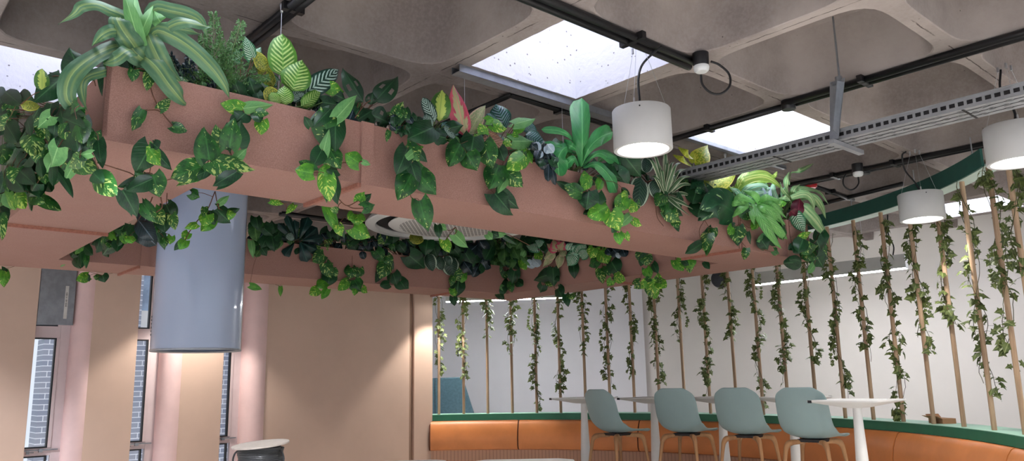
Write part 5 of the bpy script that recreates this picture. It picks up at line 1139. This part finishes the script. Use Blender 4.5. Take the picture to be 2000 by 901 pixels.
# right arm's inner face
build_plant('pothos', 'olive variegated vine on the back arm left of its joint strip', CG, RIGHTB, ['P 1160 485 1152 505 24', 'P 1175 490 1188 515 28', 'p 1165 510 1150 520 20', 'p 1172 525 1178 555 18', 'd 1195 512 1208 535 28', 'P 1200 540 1222 548 20', 'P 1195 548 1186 560 14', 'p 1185 520 1190 540 16', '# 1175 500 1180 530 1200 542'], seed=93, off=.05, spread=.03)
build_plant('peperomia', 'black and white small leaves right of the olive vine', CG, RIGHTB, ['x 1195 485 1210 500 22', 'x 1215 485 1222 502 18', 'v 1205 492 1210 505 10', 'x 1185 485 1195 497 18'], seed=94, off=.05, spread=.03)
build_plant('pothos', 'bright vine hanging at the inner right corner of the planter', CG, RIGHTB, ['p 1255 492 1250 515 22', 'p 1262 500 1262 520 22', 'P 1262 525 1270 545 18', 'd 1275 515 1285 535 14', 'P 1275 545 1280 575 32', 'P 1262 550 1252 565 16', 'P 1285 550 1302 562 20', 'p 1250 552 1238 564 18', 'P 1280 570 1276 585 14', '# 1262 495 1285 532 1282 552'], seed=95, off=.06, spread=.03)
build_plant('pothos', 'leaf trio hanging below the front arm near its right joint', CG, RIGHTB, ['P 1320 508 1335 530 22', 'd 1335 508 1348 520 14', 'P 1345 508 1350 526 24', 'd 1375 512 1386 526 12'], seed=96, off=.02, spread=.02)
# left arm inner side
build_plant('pothos', 'vine strip along the inner lower edge of the left arm', CG, Plane('v', PV0+BW+.10), fill([(120, 505), (180, 465), (235, 440), (262, 450), (240, 475), (200, 490), (160, 505), (130, 520)], 30, 'dpdpPd', 16, 28, random.Random(6))+['p 168 495 168 525 12', 'g 130 505 118 522 10', 'p 210 460 190 485 30'], root=(200, 420), seed=97, off=-.02, spread=.03)
build_plant('pothos', 'small sprigs hanging below the far left arm above the metal duct box', CG, Plane('u', PU0), ['P 172 540 148 548 18', 'd 165 540 175 550 14', 'd 200 538 205 552 18', 'p 192 542 182 540 10', 'P 8 530 8 562 18', 'd 2 528 15 540 16', 'P 548 560 548 580 8'], root=(180, 500), seed=98, off=-.03, spread=.02)
# filler along the back arm
k = 0
for x0, x1, yy0, yy1 in ((490, 600, 478, 490), (600, 740, 484, 494), (740, 860, 490, 500), (860, 960, 498, 505), (960, 1090, 500, 500), (1090, 1190, 500, 488)):
    fl_ = []
    for q in range(46):
        f = bk.random(); fl_.append('%s %.0f %.0f %.0f' % (bk.choice('dddxxdp'), x0+(x1-x0)*f, yy0+(yy1-yy0)*f-bk.uniform(-6, 34), bk.uniform(10, 22)))
    build_plant('ground_cover', 'low dark leaves along the back arm, %s' % ('right of the glossy cylinder', 'left of the round air unit', 'below the left side of the round air unit', 'below the middle of the round air unit', 'below the right side of the round air unit', 'right of the pink leaves')[k], CG, BACK if k < 4 else RIGHTB, fl_, seed=120+k, off=-.10, spread=.12); k += 1
# ------------------------------------------------------------------ light
sc = bpy.context.scene
w = bpy.data.worlds.new('daylight'); sc.world = w; w.use_nodes = True
nt = w.node_tree; bg = nt.nodes['Background']; bg.inputs[0].default_value = (.80, .88, 1.0, 1); bg.inputs[1].default_value = .75
def area(name, loc, rot, sx, sy, e, col):
    l = bpy.data.lights.new(name, 'AREA'); l.shape = 'RECTANGLE'; l.size = sx; l.size_y = sy; l.energy = e; l.color = col
    o = bpy.data.objects.new(name, l); C.objects.link(o); o.location = loc; o.rotation_euler = rot; return o
sl = bpy.data.lights.new('sun', 'SUN'); sl.energy = 3.0; sl.angle = .35; sl.color = (.86, .92, 1.0); so = bpy.data.objects.new('sun', sl); C.objects.link(so)
sd_ = Vector((-EU.x*.35, -EU.y*.35, -1)); so.rotation_euler = sd_.to_track_quat('-Z', 'Y').to_euler()
sc.view_settings.view_transform = 'Standard'; sc.view_settings.look = 'None'; sc.view_settings.exposure = 0.45; sc.view_settings.gamma = 1.0
sc.view_settings.use_curve_mapping = False
sc.cycles.max_bounces = 8; sc.cycles.diffuse_bounces = 5; sc.cycles.use_denoising = True
sc.cycles.sample_clamp_indirect = 6
